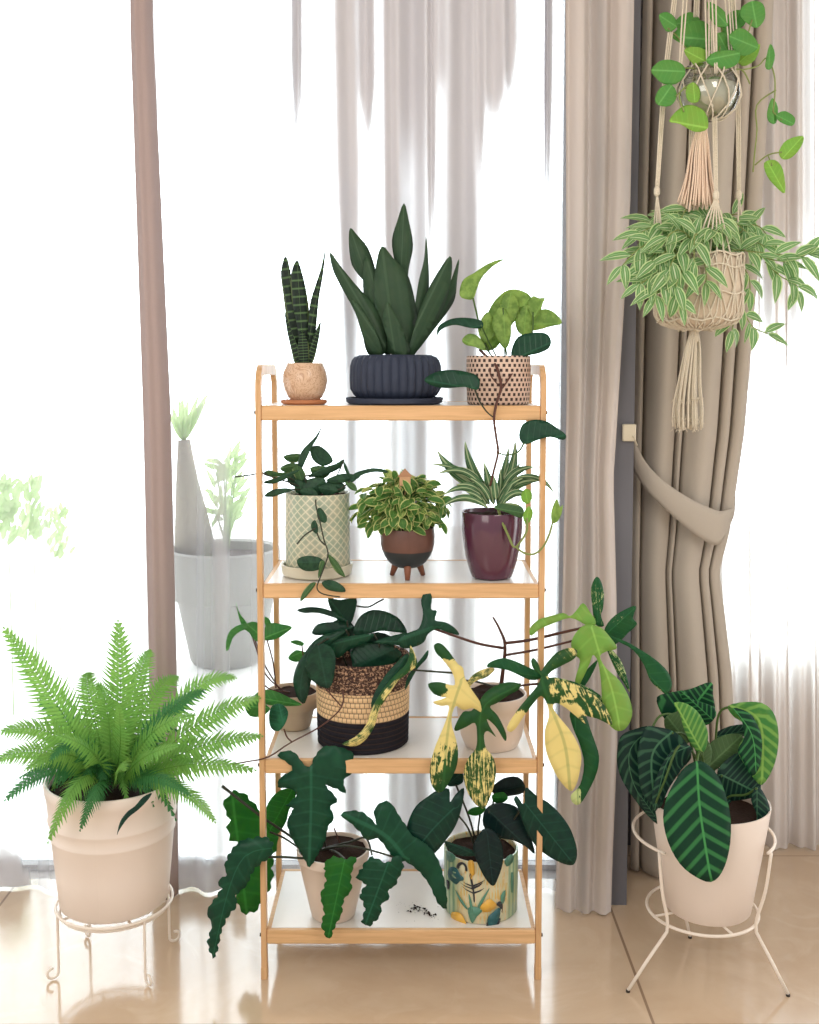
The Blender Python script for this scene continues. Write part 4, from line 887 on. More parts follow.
# ---------------------------------------------------------------- toucan pot
Yc=2.50; zb=Z4+E; t=root('dark_alocasia',481,928,Yc,zb,'almost black leaved plant in a pot painted with toucans on the lowest board')
xp,zr,rt,k=pot(t,'pot',M['toucan'],481,Yc,37.5,846,36.5,zb,prof=[(0,0),(.5,.5),(1,1)],wall=3,soild=4)
def decal(name,mat,polys,par):
    mb=MB()
    for pl in polys:
        o=smooth_outline(pl,2); 
        if poly_area(o)<0:o=o[::-1]
        xs=[p[0] for p in o]; ys=[p[1] for p in o]; pts=[Vector(p) for p in o]; n0=len(pts)
        r=delaunay_2d_cdt(pts,[(i,(i+1)%n0) for i in range(n0)],[],1,1e-4)
        vs=[]
        for p in r[0]:
            X=at(p.x,p.y,Yc-rt).x-xp; X=max(-rt*.97,min(rt*.97,X)); Y=-math.sqrt((rt+.0006)**2-X*X); vs.append((xp+X,Yc+Y,zof(p.y,Yc-rt*.8)))
        mb.add(vs,[tuple(f)[::-1] for f in r[2]])
    mb.build(name,mat,par,thick=.0006)
q=lambda pts:[(380+x/3.4125,750+y/3.4125) for x,y in pts]
q=lambda pts:[(438+x/9.523,835+y/9.523) for x,y in pts]
decal('painted_toucan',M['t_teal'],[q([(100,410),(120,350),(160,325),(190,335),(215,375),(242,390),(245,420),(210,440),(180,482),(140,475),(105,460)]),q([(470,790),(480,740),(530,700),(580,670),(600,700),(590,760),(560,830),(520,870),(485,840)])],t)
decal('painted_outline',M['t_dark'],[q([(180,320),(190,280),(220,253),(255,253),(277,280),(282,325),(262,322),(260,290),(240,270),(218,285),(204,322)]),q([(86,500),(112,495),(112,560),(95,578)]),q([(556,640),(575,615),(605,618),(622,660),(616,730),(604,705),(590,665)]),q([(560,825),(585,770),(600,790),(555,880),(530,885)]),q([(462,800),(478,800),(475,850),(462,878)])],t)
decal('painted_face',M['t_cream'],[q([(206,315),(215,290),(240,275),(258,300),(255,340),(236,372),(214,350)]),q([(600,700),(612,690),(612,740),(596,760)])],t)
decal('painted_blossom',M['t_orange'],[q([(288,230),(330,215),(346,260),(350,340),(332,360),(318,400),(302,330)]),q([(400,650),(440,605),(490,572),(540,610),(562,650),(500,692),(430,695)]),q([(140,765),(210,740),(250,780),(272,850),(180,856),(130,820)])],t)
decal('painted_foliage',M['t_leaf'],[q([(170,540),(215,590),(285,680),(262,680),(205,620)]),q([(292,540),(312,570),(336,700),(312,690),(300,620)]),q([(490,470),(470,520),(395,660),(378,640),(430,550)]),q([(285,680),(330,650),(400,660),(420,690),(370,740),(330,810),(300,760)]),q([(640,230),(700,200),(735,240),(720,290),(660,300)]),q([(710,380),(735,420),(735,560),(712,570)]),q([(600,560),(650,520),(640,620),(610,640)]),q([(100,210),(170,215),(150,280),(95,300)])],t)
decal('painted_frond',M['t_dark'],[q([(215,450),(310,476),(430,418),(330,492)]),q([(235,430),(320,452),(450,392),(330,466)]),q([(230,480),(330,516),(440,470),(340,532)]),q([(300,360),(318,350),(345,500),(352,600),(340,600),(330,500)])],t)
P=lambda o,Yd,m='aloc',**k: leaf(t,o,Yd,L[m],thick=.0007,**k)
P([(449,789),(438,790),(427,797),(416,806),(408,822),(406,838),(411,852),(425,858),(436,852),(446,840),(456,825),(462,806),(464,788),(455,795),(450,802)],2.375,'aloc2',mid=[(454,808),(432,830),(414,853)],fold=.2,wav=.02)
P([(493,786),(504,778),(518,777),(525,785),(523,793),(510,796),(500,797),(492,792)],2.50,base=(494,792)); P([(447,785),(450,775),(462,772),(463,782),(455,786)],2.50,'aloc2')
P([(468,811),(475,807),(486,808),(480,815),(470,815)],2.45,'mayoil'); P([(492,795),(503,792),(508,798),(502,803),(494,802)],2.45,'mayoil')
P([(484,812),(492,804),(505,803),(518,808),(523,820),(530,835),(535,854),(525,846),(512,840),(500,838),(490,832),(483,825)],2.42,base=(488,810),tip=(535,854),wav=.02)
P([(525,790),(528,788),(537,796),(549,803),(561,815),(571,830),(577,850),(575,863),(568,865),(555,860),(540,850),(530,838),(524,825),(519,810),(514,800),(517,796),(524,805)],2.385,'aloc2',mid=[(524,802),(548,832),(572,862)],fold=.2)
P([(478,836),(485,828),(495,832),(502,845),(503,862),(498,878),(493,886),(485,878),(477,862),(473,848)],2.375,base=(487,832),tip=(493,886))
P([(444,841),(455,844),(470,849),(477,855),(462,856),(450,851)],2.40,'aloc2',base=(477,855))
mb=MB()
for s in [[(457,814,2.38),(468,828,2.42),(476,850,2.49)],[(480,815,2.45),(478,832,2.47),(479,852,2.49)],[(489,811,2.42),(486,830,2.45),(482,852,2.49)],[(524,804,2.39),(510,825,2.44),(490,852,2.49)],[(487,833,2.378),(486,840,2.42),(484,852,2.48)],[(495,792,2.50),(490,820,2.50),(484,852,2.50)],[(476,855,2.40),(480,848,2.45),(480,853,2.48)],[(456,785,2.5),(470,820,2.5),(478,852,2.5)]]: stem_into(mb,s,.0018)
mb.build('stem',M['darkstem'],t)
# soil crumbs on the board
mb=MB(); rng=random.Random(5)
def crumb(px,py,s):
    Yq=Yon(py,Z4); p=at(px,py,Yq); vs=[]
    for v in [(1,0,0),(-1,0,0),(0,1,0),(0,-1,0),(0,0,1),(0,0,-.5)]: vs.append(p+Vector(v)*s*rng.uniform(.6,1.2)+Vector((0,0,s*.5)))
    mb.add(vs,[(4,0,2),(4,2,1),(4,1,3),(4,3,0),(5,2,0),(5,1,2),(5,3,1),(5,0,3)])
for i in range(70):
    u=rng.random(); crumb(409+u*26+rng.gauss(0,1.5),912+4*math.sin(u*5)*-1+rng.gauss(0,1.3),rng.uniform(.0012,.0034))
for i in range(26): crumb(rng.uniform(396,440),rng.uniform(900,922),rng.uniform(.0005,.0011))
tag(mb.build('soil_crumbs',M['soil'],None,smooth=False),'dark soil crumbs spilled on the white lowest board','soil crumbs',kind='stuff')
# ================================================================== fern
Yc=2.47
rz=zof(899,Yc)
def onfloor(px,py): Yq=Yon(py,0); return at(px,py,Yq)
ft=[onfloor(60,978),onfloor(144,983),onfloor(167,945),onfloor(92,941)]
c=Vector((sum(p.x for p in ft)/4,sum(p.y for p in ft)/4,0))
c.x=at(115,911,c.y).x; Yf=c.y
t=thing('wire_plant_stand',(c.x,c.y,0),'low white wire plant stand with four scroll feet under the fern','plant stand')
rr=56.5*mpp(899,Yf)
ring=[Vector((c.x+rr*math.cos(2*PI*i/48),Yf+rr*math.sin(2*PI*i/48),rz)) for i in range(48)]
MB().tube(ring,.0035,8,closed=True).build('ring',M['metalwhite'],t)
MB().tube([Vector((c.x+(p.x-c.x)*.93,Yf+(p.y-Yf)*.93,p.z-.012)) for p in ring],.003,8,closed=True).build('ring',M['metalwhite'],t)
sup=MB()
for a in (.6,.6+PI/2): 
    d=Vector((math.cos(a),math.sin(a),0))*rr*.93; sup.tube([Vector((c.x,Yf,rz-.012))-d,Vector((c.x,Yf,rz-.012))+d],.0028,6)
sup.build('cross_bar',M['metalwhite'],t)
for p in ft:
    d=(Vector((p.x,p.y,0))-c); d.z=0; d.normalize(); b=c+d*rr
    P=[Vector((b.x,b.y,rz)),Vector((b.x,b.y,rz*.75)),Vector((b.x,b.y,rz*.35)),Vector((b.x,b.y,.03))]
    P=cr(P,4)
    for i in range(1,14):
        a=PI+ i/13*PI*1.55; r_=.014*(1-.25*i/13); P.append(Vector((b.x,b.y,.0175))+d*(.014+r_*math.cos(a))+Vector((0,0,r_*math.sin(a))))
    MB().tube(P,.0032,8).build('leg',M['metalwhite'],t)
t=thing('potted_fern',(c.x,Yf,rz+.0035),'bushy bright green fern in a wide white ribbed pot on the scroll footed stand','potted fern')
zb=rz+.0038
kk=mpp(850,Yf); x0=c.x; zr=zof(776,Yf); rt=64.5*kk; rb=53*kk; hh=zr-zb
prof=[(.0005,zb),(rb-.004,zb),(rb,zb+.004)]
def rad(f): return rb+(rt-rb)*f
for f,dr in ((.3,0),(.56,0),(.575,.0028),(.59,.0028),(.605,0),(.68,0),(.695,.0028),(.71,.0028),(.725,0),(.9,0),(.91,.002),(.985,.0025)): prof.append((rad(f)+dr,zb+hh*f))
prof+=[(rt-.001,zr),(rt-.006,zr-.001),(rt-.008,zr-.03),(.0005,zr-.03)]
MB().lathe(prof,x0,Yf,64).build('pot',M['whitepot'],t,angle=.9)
MB().lathe([(.0005,zr-.022),(rt-.0075,zr-.024)],x0,Yf,24).build('soil',M['soil'],t)
# fronds: base, mid, tip in photo rows plus depth, half width in pixels
rng=random.Random(11)
def frond(B,Mi,Tp,hw,mat,facing=None,npin=30,droop=.25,start=.16):
    """feather-shaped frond: a rachis with paired, toothed pinnae"""
    path=[]; n=npin
    for i in range(n+1):
        u=i/n; path.append(B*(1-u)**2+Mi*(2*u*(1-u))+Tp*u*u)
    mb=MB(); mb.tube(path,[.0017*(1-.8*i/n) for i in range(n+1)],5)
    fc=facing or Vector((0,-.75,.66))
    for i in range(int(n*start),n+1):
        u=i/n; a=path[max(0,i-1)]; b=path[min(n,i+1)]; T=(b-a).normalized()
        N=(fc-T*fc.dot(T)); N=N.normalized() if N.length>.05 else Vector((0,0,1))
        Sd=T.cross(N)
        v=(u-start)/(1-start); v=max(0,min(1,v)); ln=hw*(1-v)**.55*min(1,.5+2.2*v)*1.08*rng.uniform(.9,1.08)
        if ln<.003: ln=.003
        w=max(.0022,.50*(b-a).length*.5*1.0)
        for sg in (-1,1):
            D=(Sd*sg+T*(.42+.3*v+rng.uniform(-.08,.08))+N*rng.uniform(-.14,.14)).normalized(); D=(D-N*droop*.5+Vector((0,0,-droop*.35))).normalized()
            p=path[i]; vs=[];uv=[];fs=[]; m=7
            for k in range(m+1):
                q=k/m; cpt=p+D*(ln*q)+T*(ln*.16*q*q)-Vector((0,0,droop*ln*q*q*.55))
                ww=w*(.55+.45*math.sin(PI*min(1,q*1.2+.1)))*(1-q**3)*(1.15 if k%2 else .8)+.0004
                Tq=T
                vs+=[cpt-Tq*ww,cpt+N*-.0006,cpt+Tq*ww]; uv+=[(q,-1),(q,0),(q,1)]
            for k in range(m):
                o=k*3; fs+=[(o,o+1,o+4,o+3),(o+1,o+2,o+5,o+4)]
            mb.add(vs,fs,uv)
    mb.build('frond',mat,t)
cb=Vector((x0,Yf,zr-.015))
def fp(mid,tip,hw,m='fern',Ym=None,Yt=None,**k):
    Ym=Ym if Ym is not None else Yf-.05; Yt=Yt if Yt is not None else Yf-.1
    T_=at(tip[0],tip[1],Yt); M_=at(mid[0],mid[1],Ym); b=cb+Vector(((T_.x-cb.x)*.12,(Yt-Yf)*.15,0)); M2=M_*2-(b+T_)*.5
    frond(b,M2,T_,1.3*hw*mpp(tip[1],Yt),L[m],**k)
fp((120,705),(118,621),25,Ym=2.45,Yt=2.42,npin=34,droop=.05)
fp((62,712),(4,628),26,Ym=2.42,Yt=2.36,npin=42,facing=Vector((.25,-.8,.5)),droop=.1)
fp((150,702),(178,676),18,Ym=2.55,Yt=2.62,m='fern'); fp((185,696),(236,678),16,Ym=2.50,Yt=2.50); fp((200,722),(260,698),19,Ym=2.42,Yt=2.38)
fp((195,748),(262,736),19,Ym=2.38,Yt=2.34); fp((182,765),(255,770),17,Ym=2.37,Yt=2.33,m='fern'); fp((175,785),(215,822),15,Ym=2.36,Yt=2.31,m='fern',droop=.4)
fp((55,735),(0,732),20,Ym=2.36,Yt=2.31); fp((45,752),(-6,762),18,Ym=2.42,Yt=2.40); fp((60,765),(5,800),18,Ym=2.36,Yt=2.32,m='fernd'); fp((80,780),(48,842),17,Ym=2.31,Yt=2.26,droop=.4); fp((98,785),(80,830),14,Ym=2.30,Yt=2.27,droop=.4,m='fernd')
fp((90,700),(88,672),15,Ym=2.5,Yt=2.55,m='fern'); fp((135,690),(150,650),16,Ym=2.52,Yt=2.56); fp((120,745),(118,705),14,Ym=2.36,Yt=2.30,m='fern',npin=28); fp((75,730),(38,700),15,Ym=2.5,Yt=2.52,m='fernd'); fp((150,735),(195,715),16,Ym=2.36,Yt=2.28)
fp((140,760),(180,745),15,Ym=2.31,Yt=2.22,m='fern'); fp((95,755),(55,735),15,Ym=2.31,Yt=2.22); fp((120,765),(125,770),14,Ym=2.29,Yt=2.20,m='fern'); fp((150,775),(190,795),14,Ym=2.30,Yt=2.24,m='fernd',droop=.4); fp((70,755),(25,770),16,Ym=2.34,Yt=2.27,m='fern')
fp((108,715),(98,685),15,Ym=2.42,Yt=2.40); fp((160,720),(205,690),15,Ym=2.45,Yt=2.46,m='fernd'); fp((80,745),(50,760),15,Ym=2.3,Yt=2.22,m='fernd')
for i in range(22):
    a=2*PI*i/22+rng.uniform(-.1,.1); Ls=rng.uniform(.13,.24)*(1 if math.sin(a)<.3 else .8)
    d=Vector((math.cos(a),math.sin(a)*.8,0)); up=rng.uniform(.06,.17)
    T_=cb+d*Ls+Vector((0,0,rng.uniform(-.02,.10))); M_=cb+d*Ls*.45+Vector((0,0,up+.05))
    if T_.y<Yf: M_.z-=.03; T_.z-=.03
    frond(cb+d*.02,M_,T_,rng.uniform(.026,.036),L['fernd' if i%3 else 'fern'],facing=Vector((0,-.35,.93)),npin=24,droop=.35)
leaf(t,[(152,793),(143,797),(135,806),(127,812),(120,822),(117,835),(120,829),(128,818),(138,810),(147,801)],2.30,L['aloc2'],base=(152,793),tip=(117,835),name='leaf')
# ================================================================== zebra plant on the tall stand
Yc=2.455; c=Vector((at(703,870,Yc).x,Yc,0))
t=thing('wire_plant_stand',(c.x,Yc,0),'tall white wire plant stand with two rings and splayed legs under the zebra plant','plant stand')
zt=zof(832,Yc); zl=zof(908,Yc); R1=68.5*mpp(832,Yc); R2=54*mpp(908,Yc)
xT=at(703,832,Yc).x; xL_=at(702,908,Yc).x
for R_,zz,xx in ((R1,zt,xT),(R2,zl,xL_)):
    g0=-PI/2+(.80 if R_==R1 else -PI); g1=-PI/2-(.80 if R_==R1 else -PI)+2*PI*(1 if R_==R1 else 0)
    MB().tube([Vector((xx+R_*math.cos(g0+(g1-g0)*i/60),Yc+R_*math.sin(g0+(g1-g0)*i/60),zz)) for i in range(61)],.0037,8).build('ring',M['metalwhite'],t)
feet=[onfloor(628,992),onfloor(788,996),onfloor(690,938)]
for p,a in zip(feet,(-2.45,-.72,1.75)):
    d=Vector((math.cos(a),math.sin(a),0)); A=Vector((xT,Yc,zt))+d*(R1+.004); B=Vector((xL_,Yc,zl))+d*(R2+.006); Cc=Vector((p.x,p.y,.004))
    if a>0: Cc=Vector((at(690,938,p.y).x,p.y,.004))
    P=cr([A,A*.5+B*.5+d*.004,B+Vector((0,0,.02)),B-Vector((0,0,.012))],5)+[B*.5+Cc*.5-Vector((0,0,.004)),Cc]
    g=MB().tube(P,.0039,8).build('leg',M['metalwhite'],t)
    MB().tube([Cc+Vector((0,0,-.004)),Cc+Vector((0,0,.001))],.0048,10).build('rubber_foot',M['darkfoot'],g)
bars=MB()
for a in (.3,.3+PI/2): d=Vector((math.cos(a),math.sin(a),0))*R2; o=Vector((xL_,Yc,zl)); bars.tube([o-d,o+d],.003,6)
bars.build('cross_bar',M['metalwhite'],t)
zb=zl+.0046
t=thing('zebra_plant',(at(709,908,Yc).x,Yc,zb),'zebra striped calathea in a tapered white pot on the splayed leg stand','potted plant')
pot(t,'pot',M['whitepot'],710,Yc,59,800,42,zb,prof=[(0,0),(.5,.5),(1,1)],wall=2.5,soild=14)
P=lambda o,Yd,m='calla',**k: leaf(t,o,Yd,L[m],thick=.0007,**k)
P([(715,734),(730,726),(750,724),(766,726),(756,733),(735,738),(720,742)],2.47,'calld'); P([(708,746),(725,735),(742,735),(742,750),(726,762),(712,770)],2.44,'callu',base=(710,765))
P([(657,697),(672,692),(690,689),(711,682),(713,695),(715,712),(706,722),(692,718),(680,709),(668,721),(660,711)],2.50,'calla',base=(686,716),tip=(711,684),fold=.2)
P([(680,690),(694,700),(712,706),(716,716),(704,726),(690,716)],2.48,'calla'); P([(664,720),(676,712),(690,718),(694,735),(684,745),(670,738)],2.47,'callu')
P([(618,745),(622,735),(635,729),(650,727),(645,745),(645,770),(652,795),(661,815),(660,825),(648,816),(635,800),(622,780),(617,762)],2.44,'calld',mid=[(652,728),(630,750),(634,785),(658,822)],fold=.15)
P([(645,728),(658,727),(675,732),(688,745),(691,758),(681,770),(668,790),(660,808),(650,803),(641,790),(638,768),(638,750)],2.40,'calld',mid=[(672,732),(652,755),(655,806)],fold=.12)
P([(655,812),(652,795),(657,775),(668,755),(680,744),(692,748),(686,762),(675,778),(664,795)],2.375,'calld',mid=[(690,746),(668,760),(655,808)],fold=.3)
P([(728,706),(745,702),(762,703),(773,712),(778,728),(778,748),(773,768),(762,785),(752,776),(745,765),(738,752),(742,740),(750,730),(742,722),(733,716)],2.40,'call2',mid=[(730,706),(760,722),(762,783)],fold=.15)
P([(733,708),(748,712),(756,722),(762,740),(760,765),(752,776),(744,763),(738,750),(744,738),(742,722)],2.385,'calla',mid=[(733,708),(752,735),(756,772)],fold=.15)
P([(718,772),(730,757),(744,752),(752,768),(761,785),(756,796),(740,800),(726,798)],2.42,'calld',base=(722,775),tip=(758,793))
P([(757,786),(765,795),(770,810),(768,825),(762,836),(757,843),(754,835),(757,816),(751,800)],2.385,'calld',base=(757,788),tip=(757,843))
P([(674,703),(685,703),(696,710),(703,720),(708,733),(706,748),(700,754),(691,744),(684,729),(680,715)],2.39,'call2',base=(702,752),tip=(675,703),fold=.3)
P([(696,742),(705,738),(712,750),(708,770),(698,766)],2.41,'callu'); P([(640,795),(655,803),(662,815),(662,826),(648,816)],2.43,'calld')
P([(697,761),(685,767),(675,781),(667,797),(663,817),(668,842),(680,864),(696,877),(711,882),(722,872),(729,851),(731,824),(727,799),(718,776),(707,764)],2.31,'calla',mid=[(697,762),(700,810),(711,881)],fold=.10,Ytip=2.275)
P([(718,768),(730,775),(735,790),(728,805),(718,795)],2.43,'calld')
mb=MB()
for s in [[(697,762,2.34),(700,752,2.38),(706,775,2.43),(708,818,2.455)],[(652,728,2.44),(660,716,2.46),(675,716,2.48),(690,740,2.47),(704,815,2.46)],[(672,733,2.40),(685,735,2.43),(700,760,2.45),(706,815,2.455)],[(730,707,2.40),(720,712,2.43),(716,735,2.45),(712,815,2.46)],[(686,716,2.50),(695,740,2.48),(706,815,2.47)],
 [(702,752,2.39),(705,780,2.43),(708,815,2.46)],[(757,788,2.385),(745,795,2.41),(728,797,2.43),(716,815,2.455)],[(722,775,2.42),(716,790,2.45),(712,815,2.46)],[(715,740,2.47),(712,770,2.47),(710,815,2.47)],[(655,805,2.38),(665,780,2.36),(680,745,2.38),(700,765,2.42),(708,815,2.46)]]: stem_into(mb,s,.0022)
mb.build('stem',M['stem'],t)
# ================================================================== hanging planters
def rope(mb,pts,r=.0022,tw=True,n=6): mb.tube(pxpath(pts,n),r,6)
def lathe_px(cx,Yc,prof,seg=40):
    x=at(cx,prof[0][1],Yc).x; return [(r*mpp(py,Yc),zof(py,Yc)) for r,py in prof],x
def net(mb,prof,x,Yc,k,turns,r=.0016,extra=.0018):
    n=18
    for i in range(k):
        for sg in (-1,1):
            P=[]
            for j in range(n+1):
                u=j/n; f=u*(len(prof)-1); a_=int(min(len(prof)-2,f)); q=f-a_
                R=prof[a_][0]*(1-q)+prof[a_+1][0]*q+extra; z=prof[a_][1]*(1-q)+prof[a_+1][1]*q
                th=2*PI*i/k+sg*turns*2*PI*u; P.append(Vector((x+R*math.cos(th),Yc+R*math.sin(th),z)))
            mb.tube(P,r,5)
# --- upper
Yu=2.42
t=thing('macrame_hanger',at(712,128,Yu),'upper macrame hanger with a tan rope tassel cradling a glass bowl','macrame hanger')
prof=[(6,122),(16,119),(26,110),(31,97),(30,84),(25,74),(24,68)]
pf,xu=lathe_px(708,Yu,prof)
mb=MB(); net(mb,pf,xu,Yu,9,.16,.0017); mb.build('net',M['ropepale'],t)
mb=MB()
for (xa_,ya_,xb_,yb_,Ya,Yb) in [(690,-70,680,72,2.42,2.37),(712,-70,716,74,2.42,2.36),(706,-70,708,72,2.42,2.37),(722,-70,732,72,2.42,2.40),(728,-70,738,74,2.42,2.43)]:
    for dx in (-1.3,1.3): rope(mb,[(xa_+dx,ya_,Ya),((xa_+xb_)/2+dx*1.4,(ya_+yb_)/2,(Ya+Yb)/2-.006),(xb_+dx*.7,yb_,Yb)],.0017)
mb.build('cord',M['ropepale'],t)
def topcord(mb,pts,Yt):   # carry the cords on up to the ceiling hook
    pass
mb=MB(); rng=random.Random(21)
mb.tube([at(704,122,Yu),at(702,134,Yu)],[.010,.011],12)
for i in range(90):
    a=rng.uniform(0,2*PI); q=math.sqrt(rng.random()); dx=math.cos(a)*q; dy=math.sin(a)*q
    mb.tube(pxpath([(702+dx*5,128,Yu+dy*.012),(700+dx*11,150,Yu+dy*.022),(699+dx*15+rng.uniform(-1,1),178,Yu+dy*.03),(699+dx*23+rng.uniform(-2,2),207+rng.uniform(-5,5),Yu+dy*.036)],3),.0018,5)
mb.build('tassel',M['ropetan'],t)
t=thing('hanging_pothos',at(708,118,Yu),'bright green heart leaved plant in a glass bowl in the upper macrame hanger','hanging plant')
MB().lathe([(.0005,pf[0][1]+.002)]+[(max(.002,r-.0014),z+.001) for r,z in pf]+[(pf[-1][0]-.004,pf[-1][1]),(pf[-2][0]-.004,pf[-2][1])],xu,Yu,40).build('bowl',M['bowlglass'],t)
MB().lathe([(.0005,zof(117,Yu)),(20*mpp(110,Yu),zof(113,Yu)),(27*mpp(100,Yu),zof(100,Yu)),(26.5*mpp(90,Yu),zof(86,Yu)),(.0005,zof(84,Yu))],xu,Yu,24).build('pebbles',M['white'],t)
P=lambda o,Yd,m='hang',**k: leaf(t,o,Yd,L[m],**k)
for o,Yd,m in [([(651,70),(660,61),(672,60),(683,65),(685,75),(676,84),(664,84),(656,78)],2.36,'hang'),([(659,15),(667,12),(675,18),(677,27),(668,32),(662,25)],2.41,'hang'),([(672,36),(684,24),(698,20),(709,25),(713,40),(704,49),(690,49),(680,43)],2.43,'hang'),
 ([(707,2),(718,6),(727,15),(728,26),(718,27),(710,18)],2.40,'hang'),([(741,8),(752,1),(763,4),(765,18),(757,28),(748,24),(741,17)],2.40,'hang'),([(706,60),(715,52),(730,50),(740,53),(737,64),(725,69),(712,66)],2.36,'hang'),
 ([(729,36),(741,28),(754,37),(758,48),(745,56),(735,51)],2.38,'hang'),([(684,50),(698,47),(712,55),(708,67),(694,65)],2.38,'hangl'),([(709,78),(720,77),(728,85),(730,95),(720,90)],2.375,'hang'),([(655,98),(661,87),(672,85),(677,96),(670,106),(658,105)],2.36,'hang'),
 ([(669,121),(680,108),(692,105),(705,112),(708,128),(695,132),(680,124)],2.35,'hangl'),([(686,89),(693,82),(700,90),(698,102),(688,101)],2.36,'hangl'),([(765,66),(770,44),(775,55),(771,69)],2.40,'hang'),([(776,115),(785,111),(795,118),(792,126),(780,122)],2.40,'hang'),
 ([(767,113),(772,98),(778,108),(776,123),(769,122)],2.41,'hang'),([(779,151),(787,140),(803,136),(801,147),(791,158),(782,159)],2.39,'hangl'),([(764,163),(775,160),(783,170),(785,193),(775,186),(767,176)],2.39,'hangl'),
 ([(712,40),(722,32),(734,44),(730,56),(718,54)],2.41,'hang'),([(690,36),(704,30),(714,42),(706,54),(692,50)],2.45,'hang'),([(722,20),(734,22),(742,34),(734,44),(722,36)],2.44,'hang'),([(676,20),(690,12),(700,20),(694,32),(680,32)],2.46,'hang'),([(735,54),(748,50),(760,44),(755,60),(742,66)],2.42,'hangl'),([(728,14),(740,10),(746,22),(736,30),(728,24)],2.43,'hang')]: P(o,Yd,m)
mb=MB()
for s in [[(708,84,2.42),(700,70,2.40),(684,68,2.37)],[(708,84,2.42),(698,60,2.43),(690,46,2.43)],[(710,84,2.42),(718,60,2.41),(722,28,2.42)],[(710,84,2.42),(728,62,2.40),(745,40,2.39),(752,20,2.40)],[(706,84,2.42),(690,84,2.38),(676,96,2.36)],[(700,84,2.40),(680,92,2.36),(684,112,2.35)],[(712,84,2.42),(728,72,2.40),(742,70,2.40),(750,84,2.41)],[(742,70,2.40),(758,66,2.41),(767,58,2.41),(774,74,2.41),(775,92,2.41),(773,112,2.41)],[(773,112,2.41),(782,120,2.40)],[(776,90,2.42),(757,105,2.42),(757,130,2.42),(755,150,2.42),(753,172,2.42)],[(755,165,2.42),(768,155,2.40),(782,152,2.39)],[(768,155,2.40),(772,166,2.39)],[(668,28,2.41),(680,40,2.43),(700,70,2.42)],[(712,84,2.42),(716,72,2.38),(718,62,2.365)]]: stem_into(mb,s,.0013)
mb.build('stem',M['vinestem'],t)
# --- lower
Yl=2.46
t=thing('macrame_hanger',at(700,330,Yl),'lower macrame hanger with long cords and a frayed cream tassel','macrame hanger')
prof=[(8,330),(22,329),(36,324),(42,316),(43,300),(43,285),(42,268),(42,256)]
pf,xl_=lathe_px(698,Yl,prof)
mb=MB(); net(mb,pf,xl_,Yl,16,.14,.0019,.002); net(mb,pf,xl_,Yl,16,.05,.0017,.003)
for zz in (0.1,.35,.62,.85,.99):
    f=zz*(len(pf)-1); a_=int(min(len(pf)-2,f)); q=f-a_; R=pf[a_][0]*(1-q)+pf[a_+1][0]*q+.003; z=pf[a_][1]*(1-q)+pf[a_+1][1]*q
    mb.tube([Vector((xl_+R*math.cos(2*PI*i/40),Yl+R*math.sin(2*PI*i/40),z+.004*math.sin(i*2*PI/5))) for i in range(40)],.0022,6,closed=True)
mb.build('net',M['ropepale'],t)
mb=MB()
def cordset(top,mid,knot,fans,Yk):
    for dx in (-1.6,0,1.6):
        rope(mb,[(top[0]+dx,top[1],2.43),(mid[0]+dx*1.2,mid[1],(2.43+Yk)/2),(knot[0]+dx*.8,knot[1],Yk)],.0019)
    p=at(knot[0],knot[1],Yk); mb.tube([p+Vector((0,0,.011)),p+Vector((0,0,.004)),p-Vector((0,0,.006)),p-Vector((0,0,.012))],[.0035,.0068,.0068,.0035],10)
    for fx,fy,Yq in fans: rope(mb,[(knot[0],knot[1]+2,Yk),((knot[0]+fx)/2,(knot[1]+fy)/2-2,(Yk+Yq)/2),(fx,fy,Yq)],.0019)
cordset((684,-70),(666,70),(657,191),[(653,246,2.42),(657,250,2.40),(661,250,2.40),(664,252,2.39)],2.40)
cordset((712,-70),(714,80),(716,195),[(697,246,2.37),(703,250,2.365),(710,254,2.362),(717,254,2.362),(724,254,2.365),(730,252,2.37)],2.375)
cordset((728,-70),(737,80),(739,195),[(738,222,2.46),(741,240,2.48),(744,244,2.47)],2.48)
cordset((700,-70),(694,60),(690,180),[(678,240,2.55),(690,240,2.555),(700,242,2.555)],2.53)
mb.build('cord',M['ropepale'],t)
mb=MB(); mb.tube([at(694,328,Yl),at(694,338,Yl),at(694,342,Yl)],[.010,.013,.009],12)
for i in range(40):
    a=rng.uniform(0,2*PI); q=math.sqrt(rng.random()); dx=math.cos(a)*q; dy=math.sin(a)*q
    w=rng.uniform(-1,1)
    mb.tube(pxpath([(694+dx*5,334,Yl+dy*.012),(692.5+dx*9,350,Yl+dy*.02),(689+dx*13+w,385,Yl+dy*.028),(688+dx*16+w*2,408,Yl+dy*.034),(688+dx*15+w*3,428+rng.uniform(-3,3),Yl+dy*.034)],3),[.0019]*10+[.0016]*2+[.0024,.003][:1] if False else .002,5)
mb.build('tassel',M['ropepale'],t)
mf=MB()
for i in range(150):
    a=rng.uniform(0,2*PI); q=math.sqrt(rng.random()); dx=math.cos(a)*q; dy=math.sin(a)*q; y=rng.choice([rng.uniform(396,402),rng.uniform(414,430)])
    p=at(688+dx*16,y,Yl+dy*.036); mf.tube([p,p+Vector((rng.uniform(-.006,.006),rng.uniform(-.005,.005),-rng.uniform(.004,.012)))],.0008,4)
mf.build('frayed_ends',M['ropepale'],t)
t=thing('trailing_striped_plant',at(698,326,Yl),'bushy striped trailing plant in a round pot in the lower macrame hanger','hanging plant')
MB().lathe([(.0005,pf[0][1]+.001)]+[(max(.002,r-.0012),z+.0008) for r,z in pf]+[(pf[-1][0]-.005,pf[-1][1]),(pf[-2][0]-.006,pf[-2][1]-.005),(.0005,pf[-2][1]-.004)],xl_,Yl,44).build('pot',M['netpot'],t)
